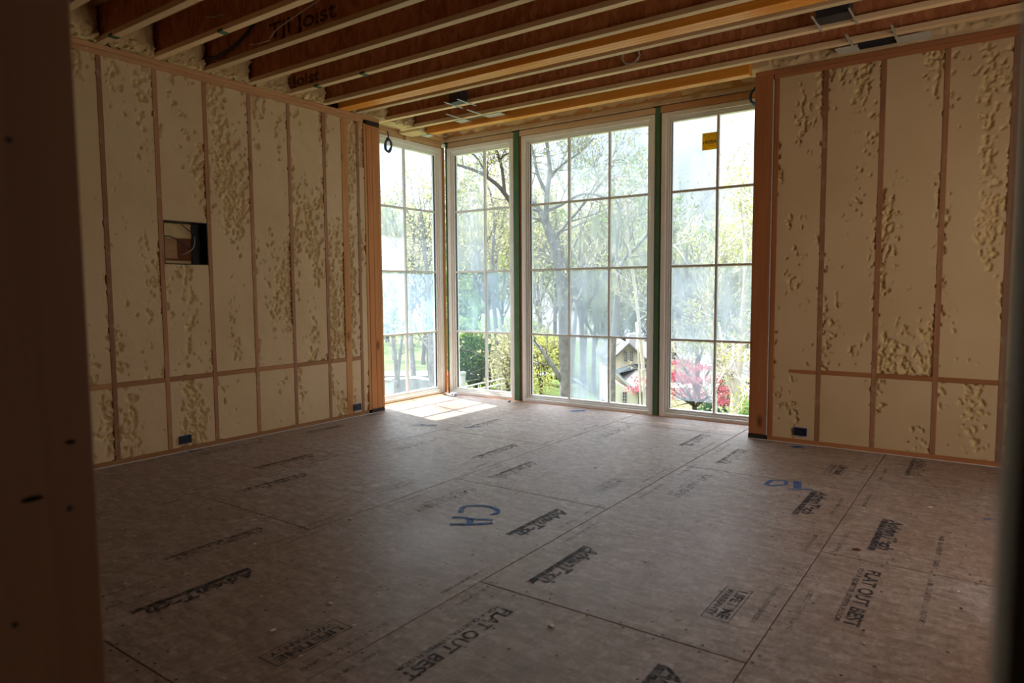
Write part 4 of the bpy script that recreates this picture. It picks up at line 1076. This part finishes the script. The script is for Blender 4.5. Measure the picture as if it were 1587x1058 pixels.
path_tree('leaning dark branchy tree behind the narrow back window', 'bare_tree', 15, [
    [(812, 760, 16), (811, 500, 13), (806, 350, 10), (795, 320, 8), (776, 292, 7), (757, 276, 6), (736, 264, 5), (704, 254, 4)],
    [(782, 300, 6), (778, 262, 5), (770, 234, 4), (763, 205, 3)],
    [(774, 250, 4), (782, 240, 3), (796, 236, 3)],
    [(757, 276, 4), (735, 240, 3), (702, 232, 2.5)]], 'bark_dark', 'leaf_yellow', 6, leafn=1, twl=.9, side=.7, ls=.03)
path_tree('slim grey trunk behind the lower narrow back window', 'slim_tree', 28, [
    [(773, 660, 8), (771, 560, 7), (768, 500, 7), (762, 420, 6), (766, 340, 4), (758, 290, 3)]], 'bark', 'leaf_yellow', 8, leafn=5, twl=2.0, ls=.05)
path_tree('twin dark trunks behind the lower left bay window', 'slim_tree', 24, [
    [(616, 660, 8), (615, 590, 7), (611, 540, 6), (606, 500, 5), (600, 430, 4)], [(616, 600, 6), (620, 550, 5), (626, 505, 4), (640, 430, 3)]], 'bark', 'leaf_pale', 9, leafn=4, twl=1.8, ls=.05)
path_tree('straight grey trunk behind the right side of the left bay window', 'slim_tree', 22, [
    [(669, 660, 10), (669, 590, 9), (667, 520, 8), (664, 440, 7), (655, 360, 4), (650, 320, 3)], [(668, 545, 4), (650, 520, 3), (642, 500, 3)]], 'bark', 'leaf_yellow', 10, leafn=5, twl=1.8, ls=.05)
path_tree('pale thick sycamore trunk with forks behind the right window edge', 'sycamore_tree', 14, [
    [(1134, 760, 17), (1137, 650, 15), (1141, 600, 13), (1146, 560, 12), (1150, 520, 10), (1154, 460, 9), (1156, 400, 7), (1150, 340, 4), (1146, 290, 3)],
    [(1139, 618, 7), (1131, 590, 6), (1133, 566, 5), (1137, 545, 4), (1135, 520, 4)],
    [(1132, 588, 5), (1124, 562, 4), (1120, 535, 4), (1114, 500, 3)],
    [(1136, 552, 4), (1124, 575, 3), (1112, 592, 2)],
    [(1154, 430, 5), (1168, 380, 4), (1172, 330, 3)]], 'bark_pale', 'leaf_yellow', 11, leafn=3, twl=1.1, ls=.035, side=.7)
path_tree('pale slimmer trunk behind the middle bar of the right window', 'sycamore_tree', 16, [
    [(1108, 760, 9), (1108, 640, 8), (1106, 590, 7), (1103, 540, 6), (1098, 480, 5), (1108, 400, 4), (1112, 350, 3)],
    [(1106, 615, 4), (1096, 610, 3), (1092, 600, 3), (1090, 580, 3)],
    [(1100, 500, 4), (1080, 440, 3), (1060, 400, 2.5), (1044, 380, 2)],
    [(1104, 420, 4), (1130, 380, 3), (1160, 350, 2.5)]], 'bark_pale', 'leaf_pale', 12, leafn=2, twl=1.2, ls=.035, side=.8)
path_tree('two thin pale stems crossing the house front behind the wide window', 'slim_tree', 20, [
    [(1001, 760, 7), (998, 600, 6), (994, 540, 6), (986, 460, 5), (975, 380, 4), (970, 320, 3)],
    [(995, 720, 4), (992, 600, 3.5), (989, 540, 3), (986, 500, 3)]], 'bark_pale', 'leaf_yellow', 13, leafn=1, twl=1.0, ls=.035, side=.35)
path_tree('wide grey trunk with rising branch behind the right third of the wide window', 'bare_tree', 21, [
    [(948, 760, 12), (949, 560, 11), (953, 500, 10), (958, 440, 8), (966, 404, 6), (985, 384, 5), (1006, 358, 4), (1020, 320, 3)],
    [(958, 440, 6), (955, 380, 5), (962, 330, 4), (955, 290, 3)]], 'bark', 'leaf_green', 14, leafn=3, twl=1.5, ls=.045)

# red maple
rng = random.Random(3); bm = bmesh.new(); lv = []
mb_ = at3(1078, 690, 21)
tube_into(bm, [mb_, at3(1078, 650, 21), at3(1076, 625, 21)], [.09, .08, .07], 7)
for k in range(9):
    a = 2*PI*k/9
    grow(bm, lv, at3(1077, 630, 21), Vector((math.cos(a), math.sin(a), .8)), .85, .04, 2, rng, 0.1, 1, .7, 1)
lv = []
for px, py, w, h, n in ((1055, 562, 16, 5, 260), (1086, 570, 18, 5, 300), (1044, 582, 16, 6, 280), (1072, 590, 22, 6, 330), (1104, 588, 18, 6, 280), (1122, 606, 12, 6, 220), (1056, 608, 16, 6, 180), (1092, 612, 18, 7, 240), (1120, 622, 12, 5, 200), (1000, 588, 16, 5, 160), (988, 603, 12, 4, 120), (1005, 606, 14, 5, 140), (1030, 560, 8, 8, 120), (1030, 598, 9, 10, 160)):
    for q in range(n):
        lv.append(at3(px+rng.gauss(0, w*.62), py+rng.gauss(0, h*.7), 21+rng.gauss(0, .6)))
tree_thing('red_maple', 'pinkish red maple in layered sprays behind the lower right window', 'tree', mb_, None, bm, leaf_bm(lv, .040, rng), 'bark_dark', 'leaf_red')
# low shrubs in front of the houses
def shrub(name, label, px, d, zc, rx, rz, n, leaf, seed, ls=.05):
    rng = random.Random(seed); c = at3(px, zc, d); lv = []
    for k in range(n):
        v = Vector((rng.gauss(0, 1), rng.gauss(0, 1), rng.gauss(0, 1))).normalized()*rng.uniform(.55, 1)
        lv.append(c+Vector((v.x*rx, v.y*rx, v.z*rz)))
    bm = bmesh.new(); gz = ground_z(c.x, c.y)
    for k in range(6): tube_into(bm, [Vector((c.x, c.y, gz-.2)), Vector((c.x+.1*math.cos(k), c.y+.1*math.sin(k), (gz+c.z)/2)), c+Vector((rx*.6*math.cos(k), rx*.6*math.sin(k), rz*.5))], [.03, .025, .01], 5)
    return tree_thing(name, label, 'shrub', Vector((c.x, c.y, gz)), None, bm, leaf_bm(lv, ls, rng), 'bark_dark', leaf)
shrub('dark_shrub', 'dark green shrub under the red maple in the right window', 1124, 22, 640, 1.0, .6, 1500, 'leaf_dark', 31, .06)
shrub('blossom_shrub', 'white blossoming shrub at the foot of the cream house, far right', 1160, 24, 618, .5, .35, 320, 'blossom', 32, .05)
shrub('garden_shrub', 'bright green shrub below the blossoms at the far right', 1158, 19, 642, .6, .45, 900, 'leaf_green', 33, .05)
shrub('evergreen_shrub', 'dark conifer-like shrub behind the lower narrow back window', 738, 34, 560, 1.3, 1.4, 2200, 'leaf_dark', 34, .09)
shrub('golden_shrub', 'tan and gold leaved shrub at the right of the narrow back window', 788, 26, 560, .75, 1.6, 1500, 'leaf_pale', 35, .06)
shrub('twiggy_shrub', 'yellow-green shrub left of the big trunk in the wide window', 838, 30, 560, 1.0, 1.6, 1100, 'leaf_yellow', 36, .07)
shrub('low_hedge', 'low pale green hedge at the foot of the house, right window', 1062, 26, 634, 1.4, .3, 900, 'leaf_pale', 37, .05)

# houses
RT = Vector((math.cos(YAW), -math.sin(YAW), 0)); FW = Vector((math.sin(YAW), math.cos(YAW), 0))
def hp(px, py, d, back=0.0):
    p = at3(px, py, d); return p + FW*back
def prism(bm, pts, back):
    """extrude a picture-facing outline away from the viewer"""
    a = [bm.verts.new(p) for p in pts]; b = [bm.verts.new(p+FW*back) for p in pts]
    bm.faces.new(a); bm.faces.new(b[::-1]); n = len(a)
    for i in range(n): bm.faces.new((a[i], a[(i+1) % n], b[(i+1) % n], b[i]))
def slab(par, name, m_, pts, back):
    bm = bmesh.new(); prism(bm, pts, back); return obj(name, bm, M[m_], par)
def lattice(par, x0, y0, x1, y1, d, cols, rows):
    f = slab(par, 'window', 'pane_dark', [hp(x0, y0, d), hp(x1, y0, d), hp(x1, y1, d), hp(x0, y1, d)], .1)
    bm = bmesh.new(); t = .35
    for k in range(cols+1):
        x = x0+(x1-x0)*k/cols; prism(bm, [hp(x-t, y0, d-.05), hp(x+t, y0, d-.05), hp(x+t, y1, d-.05), hp(x-t, y1, d-.05)], .06)
    for k in range(rows+1):
        y = y0+(y1-y0)*k/rows; prism(bm, [hp(x0, y-t, d-.05), hp(x1, y-t, d-.05), hp(x1, y+t, d-.05), hp(x0, y+t, d-.05)], .06)
    obj('window_bars', bm, M['white'], f)
hd = 42
h1 = thing('house', 'cream two-storey neighbour house with gable and lattice windows behind the wide window', 'house', hp(975, 680, hd))
slab(h1, 'wall', 'siding', [hp(949, 700, hd), hp(949, 558, hd), hp(975, 535, hd), hp(1004, 560, hd), hp(1004, 700, hd)], 6)
slab(h1, 'roof', 'roof', [hp(944, 560, hd-.4), hp(975, 531, hd-.4), hp(1009, 562, hd-.4), hp(1009, 565, hd-.4), hp(975, 535, hd-.4), hp(944, 564, hd-.4)], 7)
slab(h1, 'wall', 'siding', [hp(1004, 700, hd+1.5), hp(1004, 560, hd+1.5), hp(1110, 560, hd+1.5), hp(1110, 700, hd+1.5)], 5)
bm = bmesh.new(); q = [hp(985, 562, hd+.8), hp(1118, 562, hd+.8), hp(1104, 529, hd+4.5), hp(985, 529, hd+4.5)]
a = [bm.verts.new(p) for p in q]; b = [bm.verts.new(p+Vector((0, 0, -.12))) for p in q]; bm.faces.new(a); bm.faces.new(b[::-1])
for i in range(4): bm.faces.new((a[i], a[(i+1) % 4], b[(i+1) % 4], b[i]))
obj('roof', bm, M['roof'], h1)
slab(h1, 'chimney', 'white', [hp(975, 540, hd+5), hp(975, 517, hd+5), hp(992, 517, hd+5), hp(992, 540, hd+5)], 1)
lattice(h1, 967.5, 544, 972.5, 560, hd-.1, 2, 4); lattice(h1, 976.5, 544, 981.5, 560, hd-.1, 2, 4)
# lower wing with a grey roof and pale rake boards
slab(h1, 'wing_wall', 'siding', [hp(951, 700, hd-3), hp(951, 590, hd-3), hp(962, 596, hd-3), hp(985, 608, hd-3), hp(1006, 608, hd-3), hp(1006, 700, hd-3)], 2.9)
bm = bmesh.new()
for q in ([hp(948, 573, hd-.5), hp(983, 564, hd-.2), hp(1012, 566, hd-.2), hp(1012, 606, hd-3.4), hp(986, 606, hd-3.4)],):
    a = [bm.verts.new(p) for p in q]; b = [bm.verts.new(p+Vector((0, 0, -.15))) for p in q]; bm.faces.new(a); bm.faces.new(b[::-1])
    for i in range(len(a)): bm.faces.new((a[i], a[(i+1) % len(a)], b[(i+1) % len(a)], b[i]))
obj('wing_roof', bm, M['roof'], h1)
bm = bmesh.new()
for q in ([hp(947, 574, hd-.9), hp(983, 564, hd-.6), hp(988, 571, hd-.9), hp(960, 578, hd-2.0), hp(966, 588, hd-3.0), hp(958, 584, hd-3.0)], [hp(983, 564, hd-.3), hp(1012, 565, hd-.3), hp(1012, 575, hd-1), hp(996, 575, hd-1)]):
    prism(bm, q, .12)
obj('roof_shadow', bm, M['roof_dark'], h1)['label'] = 'dark grey shadow painted on the wing roof'  # dark slabs stand in for a shadow lying on the wing roof
slab(h1, 'rake_board', 'white', [hp(946, 574, hd-3.5), hp(947, 571, hd-3.5), hp(987, 604, hd-3.5), hp(984, 607, hd-3.5)], .15)
lattice(h1, 965, 607, 971.5, 627, hd-3.1, 2, 4)
slab(h1, 'door', 'pane_dark', [hp(990, 614, hd-3.1), hp(995, 610, hd-3.1), hp(999, 614, hd-3.1), hp(999, 640, hd-3.1), hp(990, 640, hd-3.1)], .1)
slab(h1, 'wall', 'siding', [hp(1040, 700, hd-1), hp(1040, 600, hd-1), hp(1110, 600, hd-1), hp(1110, 700, hd-1)], 2.4)
slab(h1, 'shutter', 'pane_dark', [hp(1041, 545, hd+1.4), hp(1041, 560, hd+1.4), hp(1047, 562, hd+1.4), hp(1047, 545, hd+1.4)], .05)
h2 = thing('house', 'cream cottage with pale roof and dormer behind the right edge of the right window', 'house', hp(1140, 690, 36))
slab(h2, 'wall', 'siding', [hp(1118, 720, 36), hp(1118, 590, 36), hp(1127, 574, 36), hp(1140, 590, 36), hp(1190, 600, 36), hp(1190, 720, 36)], 5)
bm = bmesh.new(); q = [hp(1110, 592, 35.5), hp(1127, 570, 35.6), hp(1200, 596, 35.5), hp(1200, 540, 41), hp(1112, 540, 41)]
a = [bm.verts.new(p) for p in q]; b = [bm.verts.new(p+Vector((0, 0, -.12))) for p in q]; bm.faces.new(a); bm.faces.new(b[::-1])
for i in range(5): bm.faces.new((a[i], a[(i+1) % 5], b[(i+1) % 5], b[i]))
obj('roof', bm, M['roof'], h2)
slab(h2, 'dormer', 'siding', [hp(1148, 612, 34.6), hp(1148, 590, 34.6), hp(1160, 583, 34.6), hp(1174, 590, 34.6), hp(1174, 612, 34.6)], 1.5)
lattice(h2, 1155, 591, 1162, 606, 34.5, 2, 3)
slab(h2, 'skirt_roof', 'roof_dark', [hp(1145, 612, 34.4), hp(1180, 612, 34.4), hp(1180, 620, 34.0), hp(1145, 620, 34.0)], .3)
# small garden things low in the left windows
t = thing('utility_cabinet', 'white utility cabinet outside, low in the left bay window', 'cabinet', at(601, 20))
c = at3(601, 600, 20)
bm = bmesh.new(); prism(bm, [at3(594, 612, 20), at3(594, 590, 20), at3(606, 590, 20), at3(606, 612, 20)], .5); obj('body', bm, M['white'], t)
bm = bmesh.new(); prism(bm, [at3(593, 591, 19.95), at3(593, 588.5, 19.95), at3(607, 588.5, 19.95), at3(607, 591, 19.95)], .6); obj('lid', bm, M['road'], t)
t = thing('stone_wall', 'low grey stone retaining wall low behind the left bay window', 'garden wall', at(640, 24))
bm = bmesh.new(); prism(bm, [at3(590, 640, 24), at3(590, 590, 24), at3(640, 586, 24), at3(684, 592, 24), at3(684, 640, 24)], .6); obj('wall_face', bm, M['stone'], t)
t = thing('garden_rail', 'white sloping rail low behind the narrow back window', 'railing', at(740, 18))
for dy in (0, 8):
    obj('rail', tube([at3(700, 604+dy, 18), at3(740, 595+dy, 18), at3(782, 586+dy, 18)], .02, 6), M['white'], t)
for px in (705, 742, 778): obj('baluster', tube([at3(px, 640, 18), at3(px, 604-(px-700)*.22, 18)], .018, 6), M['white'], t)
t = thing('white_post', 'short white post on the lawn behind the narrow back window', 'post', at(717, 30))
obj('shaft', tube([at3(717, 612, 30), at3(717, 580, 30)], .13, 10), M['white'], t); obj('cap', tube([at3(717, 580, 30), at3(717, 576, 30)], .16, 10), M['white'], t)
